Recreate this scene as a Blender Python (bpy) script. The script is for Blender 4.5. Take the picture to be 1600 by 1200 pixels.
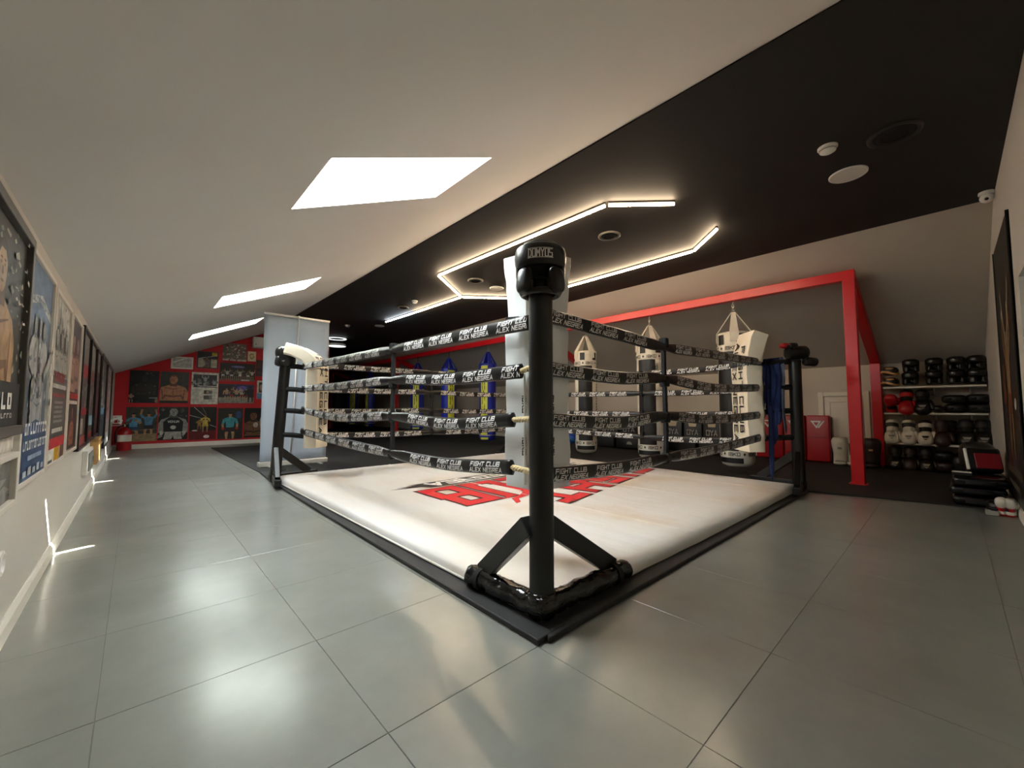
import bpy, math, random
from mathutils import Vector, Matrix
random.seed(7)
SC = bpy.context.scene
COL = SC.collection
for o in list(bpy.data.objects):
    bpy.data.objects.remove(o, do_unlink=True)

# ------------------------------------------------------------------ camera
FPX, YAW, PITCH = 633.4, .74795, .05892
HCAM = .9
CAM = Vector((0, 0, HCAM))
_f = Vector((math.sin(YAW)*math.cos(PITCH), math.cos(YAW)*math.cos(PITCH), math.sin(PITCH)))
_r = Vector((math.cos(YAW), -math.sin(YAW), 0)); _u = _r.cross(_f)
cd = bpy.data.cameras.new('camera'); cam = bpy.data.objects.new('camera', cd); COL.objects.link(cam)
cd.sensor_fit = 'HORIZONTAL'; cd.sensor_width = 36; cd.lens = FPX/1600*36; cd.clip_start = .02; cd.clip_end = 200
cam.matrix_world = Matrix(((_r.x, _u.x, -_f.x, CAM.x), (_r.y, _u.y, -_f.y, CAM.y), (_r.z, _u.z, -_f.z, CAM.z), (0, 0, 0, 1)))
SC.camera = cam

# ------------------------------------------------------------------ light and exposure
w = bpy.data.worlds.new('world'); SC.world = w; w.use_nodes = True
w.node_tree.nodes['Background'].inputs[0].default_value = (.80, .90, 1, 1)
w.node_tree.nodes['Background'].inputs[1].default_value = 2.0
sd = bpy.data.lights.new('sun', 'SUN'); sun = bpy.data.objects.new('sun', sd); COL.objects.link(sun)
sd.energy = 260; sd.angle = .008; sd.color = (1, .95, .84)
SUN_DIR = Vector((-.575, .67, -1))
sun.rotation_euler = SUN_DIR.to_track_quat('-Z', 'Y').to_euler()
BLIND_E = 19.0
LED_E = 31.0
vs = SC.view_settings
vs.view_transform = 'Standard'; vs.look = 'None'; vs.exposure = 1.12; vs.gamma = 1.0; vs.use_curve_mapping = False

# ------------------------------------------------------------------ pixel helpers (1600x1200)
def ray(u, v):
    return _r*((u-800)/FPX) + _u*((600-v)/FPX) + _f
def on_x(u, v, x): d = ray(u, v); return CAM + d*((x-CAM.x)/d.x)
def on_y(u, v, y): d = ray(u, v); return CAM + d*((y-CAM.y)/d.y)
def on_z(u, v, z): d = ray(u, v); return CAM + d*((z-CAM.z)/d.z)

# ------------------------------------------------------------------ materials
def lin(c): return c/12.92 if c <= .04045 else ((c+.055)/1.055)**2.4
def rgb(h):
    if isinstance(h, str): h = tuple(int(h[i:i+2], 16)/255 for i in (0, 2, 4))
    return tuple(lin(c) for c in h)
MATS = {}
def mat(name, col, rough=.5, metal=0., var=.0, scale=8., bump=0., bscale=60., spec=.5, coat=0., col2=None, stretch=None):
    if name in MATS: return MATS[name]
    m = bpy.data.materials.new(name); m.use_nodes = True; MATS[name] = m
    nt = m.node_tree; b = nt.nodes['Principled BSDF']
    c = rgb(col)
    b.inputs['Base Color'].default_value = (*c, 1); b.inputs['Roughness'].default_value = rough
    b.inputs['Metallic'].default_value = metal; b.inputs['Specular IOR Level'].default_value = spec
    b.inputs['Coat Weight'].default_value = coat
    tc = nt.nodes.new('ShaderNodeTexCoord'); src = tc.outputs['Object']
    if stretch:
        mp = nt.nodes.new('ShaderNodeMapping'); mp.inputs['Scale'].default_value = stretch
        nt.links.new(src, mp.inputs[0]); src = mp.outputs[0]
    if var or col2:
        n = nt.nodes.new('ShaderNodeTexNoise'); n.inputs['Scale'].default_value = scale; n.inputs['Detail'].default_value = 5
        r = nt.nodes.new('ShaderNodeValToRGB')
        a = rgb(col2) if col2 else tuple(x*(1-var) for x in c)
        z = c if col2 else tuple(min(1, x*(1+var)) for x in c)
        r.color_ramp.elements[0].position = .32; r.color_ramp.elements[1].position = .68
        r.color_ramp.elements[0].color = (*a, 1); r.color_ramp.elements[1].color = (*z, 1)
        nt.links.new(src, n.inputs[0]); nt.links.new(n.outputs[0], r.inputs[0]); nt.links.new(r.outputs[0], b.inputs['Base Color'])
    if bump:
        n2 = nt.nodes.new('ShaderNodeTexNoise'); n2.inputs['Scale'].default_value = bscale; n2.inputs['Detail'].default_value = 3
        bp = nt.nodes.new('ShaderNodeBump'); bp.inputs['Strength'].default_value = bump; bp.inputs['Distance'].default_value = .01
        nt.links.new(src, n2.inputs[0]); nt.links.new(n2.outputs[0], bp.inputs['Height']); nt.links.new(bp.outputs[0], b.inputs['Normal'])
    return m
def emit(name, col, s):
    m = bpy.data.materials.new(name); m.use_nodes = True; nt = m.node_tree; nt.nodes.clear()
    e = nt.nodes.new('ShaderNodeEmission'); e.inputs[0].default_value = (*col, 1); e.inputs[1].default_value = s
    o = nt.nodes.new('ShaderNodeOutputMaterial'); nt.links.new(e.outputs[0], o.inputs[0]); return m
def ink(h): return mat('ink_'+h, h, .4, spec=.35, var=.30, scale=16)

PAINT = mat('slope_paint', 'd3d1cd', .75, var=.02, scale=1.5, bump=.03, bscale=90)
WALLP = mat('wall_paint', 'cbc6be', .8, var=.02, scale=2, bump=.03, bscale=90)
WALLR = mat('wall_paint_shaded', 'c2b8aa', .8, var=.02, scale=2, bump=.03, bscale=90)  # same wall paint, darkened in colour for the unlit right side
BLACKC = mat('black_ceiling_paint', '1c1a18', .7, var=.06, scale=3, bump=.03, bscale=70)
REDW = mat('red_wall_paint', 'c40f1a', .6, var=.04, scale=3)
REDM = mat('red_beam_paint', 'c8101a', .32, var=.04, scale=5, bump=.02, bscale=20)
GROUT = mat('grout', '6f7069', .8)
WHITE = mat('white_paint', 'e6e2d8', .5)
WHITEP = mat('white_plastic', 'e8e6e0', .35)
GREYP = mat('grey_plastic', '8a8880', .5)
BLKM = mat('black_powder_metal', '0c0c0d', .38, var=.2, scale=12, bump=.03, bscale=120)
TAPE = mat('black_tape', '0b0b0c', .16, var=.2, scale=16, bump=.55, bscale=22, stretch=(1, 1, 1.6))
RUBBER = mat('black_rubber', '1d1d1f', .62, var=.12, scale=40, bump=.25, bscale=320)
RUBFLOOR = mat('rubber_flooring', '131211', .72, var=.15, scale=6, bump=.2, bscale=200)
VINYLW = mat('white_vinyl', 'e6e9ea', .34, var=.02, scale=5, bump=.55, bscale=9, stretch=(1, 1, .7))
VINYLC = mat('cream_vinyl', 'e6dcc8', .4, var=.03, scale=6, bump=.12, bscale=14)
SLEEVE = mat('black_sleeve', '121214', .3, var=.25, scale=14, bump=.35, bscale=18)
LETW = mat('white_print', 'f0eeea', .5)
LETK = mat('black_print', '0d0c0c', .5)
ROPEM = mat('cream_rope', 'cdb98f', .85, bump=.5, bscale=140)
LEATH = mat('black_leather', '0c0b0b', .33, var=.2, scale=10, bump=.12, bscale=40)
LEATHD = mat('black_vinyl_matt', '121110', .42, var=.2, scale=9, bump=.15, bscale=25)
REDL = mat('red_leather', 'a81018', .38, var=.12, scale=6, bump=.3, bscale=9)
WHL = mat('white_leather', 'd8d2c4', .42, var=.05, scale=8, bump=.15, bscale=22)
TANL = mat('tan_leather', 'b58a58', .45, var=.08, scale=10)
BROWNL = mat('brown_leather', '2c1713', .42, var=.15, scale=9, bump=.1)
BLUEB = mat('blue_vinyl', '1e2a9c', .4, var=.08, scale=7, bump=.12, bscale=12)
YELB = mat('yellow_vinyl', 'c8cc3c', .42, var=.05, scale=7)
BLUEF = mat('blue_fabric', '22346a', .85, var=.2, scale=20)
GREYBLUE = mat('greyblue_fabric', '59637a', .85, var=.1, scale=20)
BLKF = mat('black_fabric', '0e0e10', .85)
CHROME = mat('chrome', 'b8b4ac', .25, 1.)
ALU = mat('aluminium', 'd6d6d2', .35, .6)
BANNER = mat('banner_back', '9fabb9', .55, var=.03, scale=1.5, spec=.4)
WOOD = mat('light_wood', 'b48d55', .5, var=.1, scale=9, stretch=(1, 1, .15))
BLUEBALL = mat('blue_rubber', '1a4fae', .4)

def tile_material():
    m = bpy.data.materials.new('grey_tile'); m.use_nodes = True; nt = m.node_tree; b = nt.nodes['Principled BSDF']
    g = nt.nodes.new('ShaderNodeNewGeometry')
    n = nt.nodes.new('ShaderNodeTexNoise'); n.inputs['Scale'].default_value = 1.6; n.inputs['Detail'].default_value = 7; n.inputs['Roughness'].default_value = .62
    r = nt.nodes.new('ShaderNodeValToRGB'); r.color_ramp.elements[0].position = .3; r.color_ramp.elements[1].position = .72
    r.color_ramp.elements[0].color = (*rgb('767872'), 1); r.color_ramp.elements[1].color = (*rgb('8a8c86'), 1)
    nt.links.new(g.outputs['Position'], n.inputs[0]); nt.links.new(n.outputs[0], r.inputs[0]); nt.links.new(r.outputs[0], b.inputs['Base Color'])
    n2 = nt.nodes.new('ShaderNodeTexNoise'); n2.inputs['Scale'].default_value = 5; n2.inputs['Detail'].default_value = 6
    mr = nt.nodes.new('ShaderNodeMapRange'); mr.inputs[3].default_value = .40; mr.inputs[4].default_value = .46
    nt.links.new(g.outputs['Position'], n2.inputs[0]); nt.links.new(n2.outputs[0], mr.inputs[0]); nt.links.new(mr.outputs[0], b.inputs['Roughness'])
    b.inputs['Specular IOR Level'].default_value = .4; b.inputs['Coat Weight'].default_value = .7; b.inputs['Coat Roughness'].default_value = .21; b.inputs['Coat IOR'].default_value = 1.75
    return m
TILE = tile_material()
def canvas_material():
    m = bpy.data.materials.new('ring_canvas'); m.use_nodes = True; nt = m.node_tree; b = nt.nodes['Principled BSDF']
    g = nt.nodes.new('ShaderNodeNewGeometry')
    n = nt.nodes.new('ShaderNodeTexNoise'); n.inputs['Scale'].default_value = 1.0; n.inputs['Detail'].default_value = 4
    r = nt.nodes.new('ShaderNodeValToRGB'); e = r.color_ramp.elements
    e[0].position = .28; e[0].color = (*rgb('c9b8a4'), 1); e[1].position = .44; e[1].color = (*rgb('d6d1ca'), 1)
    x = r.color_ramp.elements.new(.7); x.color = (*rgb('dcdbda'), 1)
    nt.links.new(g.outputs['Position'], n.inputs[0]); nt.links.new(n.outputs[0], r.inputs[0]); nt.links.new(r.outputs[0], b.inputs['Base Color'])
    b.inputs['Roughness'].default_value = .5
    mp = nt.nodes.new('ShaderNodeMapping'); mp.inputs['Scale'].default_value = (5, 1.2, 1)
    n3 = nt.nodes.new('ShaderNodeTexNoise'); n3.inputs['Scale'].default_value = 2.2; n3.inputs['Detail'].default_value = 5
    bp = nt.nodes.new('ShaderNodeBump'); bp.inputs['Strength'].default_value = .35; bp.inputs['Distance'].default_value = .02
    nt.links.new(g.outputs['Position'], mp.inputs[0]); nt.links.new(mp.outputs[0], n3.inputs[0]); nt.links.new(n3.outputs[0], bp.inputs['Height']); nt.links.new(bp.outputs[0], b.inputs['Normal'])
    return m
CANVAS = canvas_material()
def glass_material():
    m = bpy.data.materials.new('clear_glass'); m.use_nodes = True; nt = m.node_tree; nt.nodes.clear()
    t = nt.nodes.new('ShaderNodeBsdfTransparent'); gl = nt.nodes.new('ShaderNodeBsdfGlossy'); gl.inputs['Roughness'].default_value = .02
    mx = nt.nodes.new('ShaderNodeMixShader'); mx.inputs[0].default_value = .06; o = nt.nodes.new('ShaderNodeOutputMaterial')
    nt.links.new(t.outputs[0], mx.inputs[1]); nt.links.new(gl.outputs[0], mx.inputs[2]); nt.links.new(mx.outputs[0], o.inputs[0]); return m
GLASS = glass_material()
BLIND = emit('daylight_glow_blind', (.94, 1, 1), BLIND_E)  # emission stands in for daylight coming through the unseen blind
LEDW = emit('led_warm', (1, .75, .49), LED_E)
LEDC = emit('led_cool', (.86, .92, 1), LED_E*.55)
LAMPM = emit('panel_lamp', (.92, 1, 1), .6)

# ------------------------------------------------------------------ mesh builder
class MB:
    def __init__(s): s.v = []; s.f = []; s.m = []
    def poly(s, pts, m=0):
        k = len(s.v); s.v += [Vector(p) for p in pts]; s.f.append(tuple(range(k, k+len(pts)))); s.m.append(m); return s
    def box(s, c, size, m=0, R=None):
        k = len(s.v); x, y, z = size[0]/2, size[1]/2, size[2]/2
        for q in ((-x,-y,-z),(x,-y,-z),(x,y,-z),(-x,y,-z),(-x,-y,z),(x,-y,z),(x,y,z),(-x,y,z)):
            q = Vector(q); q = R @ q if R else q; s.v.append(q+Vector(c))
        for f in ((0,3,2,1),(4,5,6,7),(0,1,5,4),(1,2,6,5),(2,3,7,6),(3,0,4,7)):
            s.f.append(tuple(k+i for i in f)); s.m.append(m)
        return s
    def prism(s, pts, z0, z1, m=0):      # polygon (counter-clockwise) extruded along z
        k = len(s.v); n = len(pts)
        s.v += [Vector((p[0], p[1], z0)) for p in pts] + [Vector((p[0], p[1], z1)) for p in pts]
        s.f.append(tuple(range(k+n-1, k-1, -1))); s.f.append(tuple(range(k+n, k+2*n))); s.m += [m, m]
        for i in range(n):
            j = (i+1) % n; s.f.append((k+i, k+j, k+n+j, k+n+i)); s.m.append(m)
        return s
    def bar(s, a, b, w, h, m=0, up=(0, 0, 1)):
        a, b = Vector(a), Vector(b); t = (b-a).normalized(); up = Vector(up)
        x = t.cross(up).normalized(); y = x.cross(t); k = len(s.v)
        for p in (a, b):
            for (i, j) in ((-1,-1),(1,-1),(1,1),(-1,1)): s.v.append(p+x*(i*w/2)+y*(j*h/2))
        for f in ((0,1,2,3),(7,6,5,4),(0,4,5,1),(1,5,6,2),(2,6,7,3),(3,7,4,0)):
            s.f.append(tuple(k+i for i in f)); s.m.append(m)
        return s
    def tube(s, path, r, n=12, m=0, ry=None, up=(0, 0, 1), cap=True, closed=False):
        path = [Vector(p) for p in path]; N = len(path)
        if not hasattr(r, '__len__'): r = [r]*N
        if ry is None: ry = r
        elif not hasattr(ry, '__len__'): ry = [ry]*N
        k0 = len(s.v); up = Vector(up)
        for i, p in enumerate(path):
            if closed: t = path[(i+1) % N]-path[i-1]
            else: t = path[min(i+1, N-1)]-path[max(i-1, 0)]
            t.normalize(); u = up
            if abs(t.dot(u)) > .97: u = Vector((1, 0, 0)) if abs(t.x) < .9 else Vector((0, 1, 0))
            x = t.cross(u).normalized(); y = x.cross(t)
            for j in range(n):
                a = 2*math.pi*j/n; s.v.append(p+x*(r[i]*math.cos(a))+y*(ry[i]*math.sin(a)))
        for i in range(N if closed else N-1):
            i2 = (i+1) % N
            for j in range(n):
                q = (j+1) % n; s.f.append((k0+i*n+j, k0+i*n+q, k0+i2*n+q, k0+i2*n+j)); s.m.append(m)
        if cap and not closed:
            s.f.append(tuple(k0+n-1-j for j in range(n))); s.f.append(tuple(k0+(N-1)*n+j for j in range(n))); s.m += [m, m]
        return s
    def lathe(s, prof, n=24, c=(0, 0, 0), m=0, a0=0, a1=None, R=None):
        c = Vector(c); k = len(s.v); full = a1 is None; cnt = n if full else n+1
        for (r, z) in prof:
            for j in range(cnt):
                a = a0+(2*math.pi if full else a1-a0)*j/n; q = Vector((r*math.cos(a), r*math.sin(a), z)); s.v.append(c+(R @ q if R else q))
        for i in range(len(prof)-1):
            for j in range(n):
                q = (j+1) % cnt; s.f.append((k+i*cnt+j, k+i*cnt+q, k+(i+1)*cnt+q, k+(i+1)*cnt+j)); s.m.append(m)
        return s
    def ball(s, c, r, nu=16, nv=10, m=0, p=1., R=None, fn=None):
        c = Vector(c); k = len(s.v)
        if not hasattr(r, '__len__'): r = (r, r, r)
        sg = lambda x: math.copysign(abs(x)**p, x)
        for i in range(nv+1):
            ph = -math.pi/2+math.pi*i/nv
            for j in range(nu):
                a = 2*math.pi*j/nu
                q = Vector((r[0]*sg(math.cos(ph))*sg(math.cos(a)), r[1]*sg(math.cos(ph))*sg(math.sin(a)), r[2]*sg(math.sin(ph))))
                if fn: q = fn(q)
                s.v.append(c+(R @ q if R else q))
        for i in range(nv):
            for j in range(nu):
                q = (j+1) % nu; s.f.append((k+i*nu+j, k+i*nu+q, k+(i+1)*nu+q, k+(i+1)*nu+j)); s.m.append(m)
        return s
    def grid(s, fn, nu, nv, m=0):
        k = len(s.v)
        for i in range(nu+1):
            for j in range(nv+1): s.v.append(Vector(fn(i/nu, j/nv)))
        for i in range(nu):
            for j in range(nv):
                a = k+i*(nv+1)+j; s.f.append((a, a+nv+1, a+nv+2, a+1)); s.m.append(m)
        return s

WORLD = {}
def wl(o): return WORLD.get(o.name, Vector((0, 0, 0))) if o else Vector((0, 0, 0))
def obj(name, mb, mats, parent=None, smooth=False, bevel=0, seg=2, subsurf=0, local=False, solid=0, angle=None):
    me = bpy.data.meshes.new(name); off = Vector((0, 0, 0)) if (local or not parent) else wl(parent)
    me.from_pydata([tuple(p-off) for p in mb.v], [], mb.f)
    if not isinstance(mats, (list, tuple)): mats = [mats]
    for m in mats: me.materials.append(m)
    me.polygons.foreach_set('material_index', mb.m)
    if smooth:
        me.polygons.foreach_set('use_smooth', [True]*len(me.polygons))
        if angle: me.set_sharp_from_angle(angle=math.radians(angle))
    me.validate(); me.update()
    o = bpy.data.objects.new(name, me); COL.objects.link(o)
    if parent: o.parent = parent; WORLD[o.name] = wl(parent)
    if solid:
        md = o.modifiers.new('solid', 'SOLIDIFY'); md.thickness = solid; md.offset = 0
    if bevel:
        md = o.modifiers.new('bevel', 'BEVEL'); md.width = bevel; md.segments = seg; md.limit_method = 'ANGLE'; md.angle_limit = math.radians(40)
    if subsurf:
        md = o.modifiers.new('sub', 'SUBSURF'); md.levels = subsurf; md.render_levels = subsurf
    return o
def tag(o, label=None, cat=None, group=None, kind=None):
    if label: o['label'] = label
    if cat: o['category'] = cat
    if group: o['group'] = group
    if kind: o['kind'] = kind
    return o
def thing(name, loc, label, cat, group=None, rz=0):
    o = bpy.data.objects.new(name, None); COL.objects.link(o); o.empty_display_size = .1
    o.location = loc; o.rotation_euler = (0, 0, rz); WORLD[o.name] = Vector(loc)
    return tag(o, label, cat, group)
def struct(name, loc=(0, 0, 0)):
    o = bpy.data.objects.new(name, None); COL.objects.link(o); o.location = loc; WORLD[o.name] = Vector(loc); o['kind'] = 'structure'; return o
def kids(o): return [c for c in bpy.data.objects if c.parent == o]
def dup(o, loc, rot=None, label=None, scale=None):
    def cp(src, par):
        c = src.copy(); COL.objects.link(c)
        if par is not None:
            c.parent = par
        for ch in kids(src):
            if ch.name in DUPED: continue
            cp(ch, c)
        return c
    DUPED.clear()
    r = cp(o, None); r.location = loc
    if rot is not None: r.rotation_euler = rot
    if scale is not None: r.scale = (scale,)*3 if not hasattr(scale, '__len__') else scale
    if label: r['label'] = label
    return r
DUPED = set()
def Rz(a): return Matrix.Rotation(a, 3, 'Z')
def Rx(a): return Matrix.Rotation(a, 3, 'X')
def Ry(a): return Matrix.Rotation(a, 3, 'Y')

# ------------------------------------------------------------------ stroke lettering
G = {'A':[(0,0,.5,1),(.5,1,1,0),(.2,.32,.8,.32)],'B':[(0,0,0,1),(0,1,.85,1),(0,.5,.9,.5),(0,0,1,0),(.9,.5,.9,1),(1,0,1,.5)],'C':[(1,1,0,1),(0,1,0,0),(0,0,1,0)],
'D':[(0,0,0,1),(0,1,.7,1),(.7,1,1,.7),(1,.7,1,.3),(1,.3,.7,0),(.7,0,0,0)],'E':[(1,1,0,1),(0,1,0,0),(0,0,1,0),(0,.5,.85,.5)],'F':[(1,1,0,1),(0,1,0,0),(0,.5,.85,.5)],
'G':[(1,1,0,1),(0,1,0,0),(0,0,1,0),(1,0,1,.5),(1,.5,.55,.5)],'H':[(0,0,0,1),(1,0,1,1),(0,.5,1,.5)],'I':[(.5,0,.5,1)],'J':[(1,1,1,0),(1,0,0,0),(0,0,0,.35)],
'K':[(0,0,0,1),(0,.45,1,1),(.3,.55,1,0)],'L':[(0,1,0,0),(0,0,1,0)],'M':[(0,0,0,1),(0,1,.5,.4),(.5,.4,1,1),(1,1,1,0)],'N':[(0,0,0,1),(0,1,1,0),(1,0,1,1)],
'O':[(0,0,0,1),(0,1,1,1),(1,1,1,0),(1,0,0,0)],'P':[(0,0,0,1),(0,1,1,1),(1,1,1,.48),(1,.48,0,.48)],'R':[(0,0,0,1),(0,1,1,1),(1,1,1,.5),(1,.5,0,.5),(.4,.5,1,0)],
'S':[(1,1,0,1),(0,1,0,.5),(0,.5,1,.5),(1,.5,1,0),(1,0,0,0)],'T':[(0,1,1,1),(.5,1,.5,0)],'U':[(0,1,0,0),(0,0,1,0),(1,0,1,1)],'V':[(0,1,.5,0),(.5,0,1,1)],
'X':[(0,0,1,1),(0,1,1,0)],'Y':[(0,1,.5,.5),(1,1,.5,.5),(.5,.5,.5,0)],'Z':[(0,1,1,1),(1,1,0,0),(0,0,1,0)],'W':[(0,1,.25,0),(.25,0,.5,.6),(.5,.6,.75,0),(.75,0,1,1)],
'0':[(0,0,0,1),(0,1,1,1),(1,1,1,0),(1,0,0,0)],'1':[(.5,0,.5,1),(.5,1,.2,.8)],'2':[(0,1,1,1),(1,1,1,.5),(1,.5,0,.5),(0,.5,0,0),(0,0,1,0)],'*':[(.5,.15,.5,.85),(.15,.5,.85,.5),(.25,.25,.75,.75),(.75,.25,.25,.75)],'.':[(.4,0,.6,0)],'-':[(.2,.5,.8,.5)]}
NARROW = {'I': .25, '.': .3, ' ': .45, '1': .5}
def text_quads(txt, h, w, gap, sw, slant=0., x0=0., y0=0., grow=0.):
    out = []; x = x0
    for ch in txt:
        cw = w*NARROW.get(ch, 1)
        for (a, b, c, d) in G.get(ch, []):
            p = Vector((x+a*cw if ch not in 'I1.' else x+cw/2, y0+sw/2+b*(h-sw))); q = Vector((x+c*cw if ch not in 'I1.' else x+cw/2, y0+sw/2+d*(h-sw)))
            t = (q-p); L = t.length
            if L < 1e-6: t = Vector((1, 0))
            else: t = t/L
            n = Vector((-t.y, t.x))*(sw/2+grow); e = t*(sw/2+grow)
            out.append([r+Vector(((r.y-y0)*slant, 0)) for r in (p-e-n, q+e-n, q+e+n, p-e+n)])
        x += cw+gap
    return out, x-gap-x0
def put_text(mb, txt, origin, xd, yd, h, w=None, gap=None, sw=None, slant=0., m=0, center=True):
    w = w or h*.62; gap = gap or h*.24; sw = sw or h*.16
    q, L = text_quads(txt, h, w, gap, sw, slant); o = Vector(origin); xd = Vector(xd); yd = Vector(yd)
    sh = -L/2 if center else 0
    for f in q: mb.poly([o+xd*(p.x+sh)+yd*p.y for p in f], m)
    return L

# ================================================================== STRUCTURE
XL, XR, YF, YB, YFAR = -.345, 8.55, -.36, 12.2, 22.0
ZK, ZC = 1.65, 2.85                      # knee wall and flat ceiling heights
XC0, XC1 = 2.40, 5.79                    # flat black ceiling from..to
SL = (ZC-ZK)/(XC0-XL); ZKR = 1.585; SR = (ZC-ZKR)/(XR-XC1)
def zl(x): return ZK+SL*(x-XL)
def zr(x): return ZC-SR*(x-XC1)
NL = Vector((-SL, 0, 1)).normalized()

fl = struct('floor')
obj('grout_bed', MB().box((4.1, 10.8, -.03), (8.95, 22.4, .056)), GROUT, fl)
tile_me = None
TX, TY, X0, Y0 = .6, .612, -.05, .486
def in_view_tile(i, j):
    x0, y0 = X0+TX*i, Y0+TY*j
    if y0 > YB or x0 > 5.7: return False
    if x0 > 1.3 and y0 > 1.15: return False
    return True
proto = None
for i in range(-1, 10):
    for j in range(-2, 21):
        if not in_view_tile(i, j): continue
        xa, xb = max(X0+TX*i, XL), X0+TX*(i+1); ya, yb = max(Y0+TY*j, YF), min(Y0+TY*(j+1), YB)
        if xb-xa < .02 or yb-ya < .02: continue
        full = abs(xb-xa-TX) < 1e-6 and abs(yb-ya-TY) < 1e-6
        if full and proto:
            t = proto.copy(); COL.objects.link(t); t.location = (xa, ya, 0); t.parent = fl
        else:
            g = .0009; b = .0009; W, H = xb-xa, yb-ya
            mb = MB(); mb.v = [Vector(p) for p in ((g,g,-.008),(W-g,g,-.008),(W-g,H-g,-.008),(g,H-g,-.008),(g,g,-b),(W-g,g,-b),(W-g,H-g,-b),(g,H-g,-b),(g+b,g+b,0),(W-g-b,g+b,0),(W-g-b,H-g-b,0),(g+b,H-g-b,0))]
            mb.f = [(8,9,10,11)]+[(k, (k+1) % 4, 4+(k+1) % 4, 4+k) for k in range(4)]+[(4+k, 4+(k+1) % 4, 8+(k+1) % 4, 8+k) for k in range(4)]; mb.m = [0]*9
            t = obj('tile', mb, TILE, fl, local=True); t.location = (xa, ya, 0)
            if full: proto = t

# ceiling: black flat panel between two sloped panels
ce = struct('ceiling')
obj('flat_panel', MB().box(((XC0+XC1)/2, 10.8, ZC+.05), (XC1-XC0, 22.5, .1)), BLACKC, ce)
obj('edge_bead', MB().bar((XC0+.01, YF, ZC-.004), (XC0+.01, YFAR, ZC-.004), .02, .012), BLACKC, ce)
SKY = [(1.935, 2.605), (5.20, 5.87), (8.25, 8.95)]
SX0, SX1 = .632, 1.618
ys = [YF-.1]+[y for s in SKY for y in s]+[YB+.1]
mb = MB(); xs = [XL-.1, SX0, SX1, XC0]
for a in range(3):
    for b in range(len(ys)-1):
        if a == 1 and b % 2 == 1: continue
        x0, x1, y0, y1 = xs[a], xs[a+1], ys[b], ys[b+1]
        mb.poly([(x0, y0, zl(x0)), (x0, y1, zl(x0)), (x1, y1, zl(x1)), (x1, y0, zl(x1))])
obj('slope_panel', mb, PAINT, ce)
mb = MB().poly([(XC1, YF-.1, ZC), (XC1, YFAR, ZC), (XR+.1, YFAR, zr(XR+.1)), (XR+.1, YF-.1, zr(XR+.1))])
obj('slope_panel', mb, mat('slope_paint_shaded', 'bdb5aa', .75, var=.02, scale=1.5, bump=.03, bscale=90), ce)  # shaded copy of the left slope paint, dimness put into its colour

# skylights
DEP = .32
for k, (ya, yb) in enumerate(SKY):
    o = struct('window_%d' % (k+1), ((SX0+SX1)/2, (ya+yb)/2, zl((SX0+SX1)/2)))
    c = [Vector((SX0, ya, zl(SX0))), Vector((SX1, ya, zl(SX1))), Vector((SX1, yb, zl(SX1))), Vector((SX0, yb, zl(SX0)))]
    mb = MB()
    for i in range(4):
        j = (i+1) % 4; mb.poly([c[i], c[j], c[j]+NL*DEP, c[i]+NL*DEP])
    obj('shaft_lining', mb, mat('shaft_white', 'f2f4ee', .6), o)
    T = [p+NL*DEP for p in c]; ex = (T[1]-T[0]).normalized()
    mb = MB(); fw = .03
    for a, b in ((T[0], T[1]), (T[1], T[2]), (T[2], T[3]), (T[3], T[0])):
        mb.bar(a+NL*.02, b+NL*.02, fw, .05, up=NL)
    obj('window_frame', mb, WHITEP, o)
    gap = .070
    mb = MB().poly([T[0]+Vector((0, gap, 0))+NL*.005, T[3]+NL*.005, T[2]+NL*.005, T[1]+Vector((0, gap, 0))+NL*.005])
    obj('blind', mb, BLIND, o)  # unseen glowing sheet; its open edge shapes the narrow sun streak
    mb = MB().poly([T[0]+NL*.05, T[1]+NL*.05, T[2]+NL*.05, T[3]+NL*.05])
    obj('pane', mb, GLASS, o)

# walls
o = obj('wall_left', MB().box((XL-.05, 6.2, ZK/2), (.1, 13.3, ZK+.0)), WALLP); tag(o, kind='structure')
# back red wall (gable under the slope) and its return
XRET = 4.08
mb = MB(); pts = [(XL, 0), (XRET, 0), (XRET, ZC), (XC0, ZC), (XL, ZK)]
k = len(pts); mb.v = [Vector((x, YB, z)) for x, z in pts]+[Vector((x, YB+.1, z)) for x, z in pts]
mb.f = [tuple(range(k)), tuple(range(2*k-1, k-1, -1))]+[(i, k+i, k+(i+1) % k, (i+1) % k) for i in range(k)]; mb.m = [0]*(k+2)
tag(obj('wall_back', mb, REDW), kind='structure')
tag(obj('wall_return', MB().box((XRET+.05-.1, (YB+YFAR)/2, ZC/2), (.1, YFAR-YB, ZC)), mat('dark_wall', '2a2826', .7)), kind='structure')
tag(obj('wall_far', MB().box(((XRET+XR)/2, YFAR+.05, 1.45), (XR-XRET+.2, .1, 2.9)), mat('dark_wall', '2a2826', .7)), kind='structure')
tag(obj('wall_right', MB().box((XR+.05, 10.8, ZKR/2), (.1, 22.6, ZKR)), WALLR), kind='structure')
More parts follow.
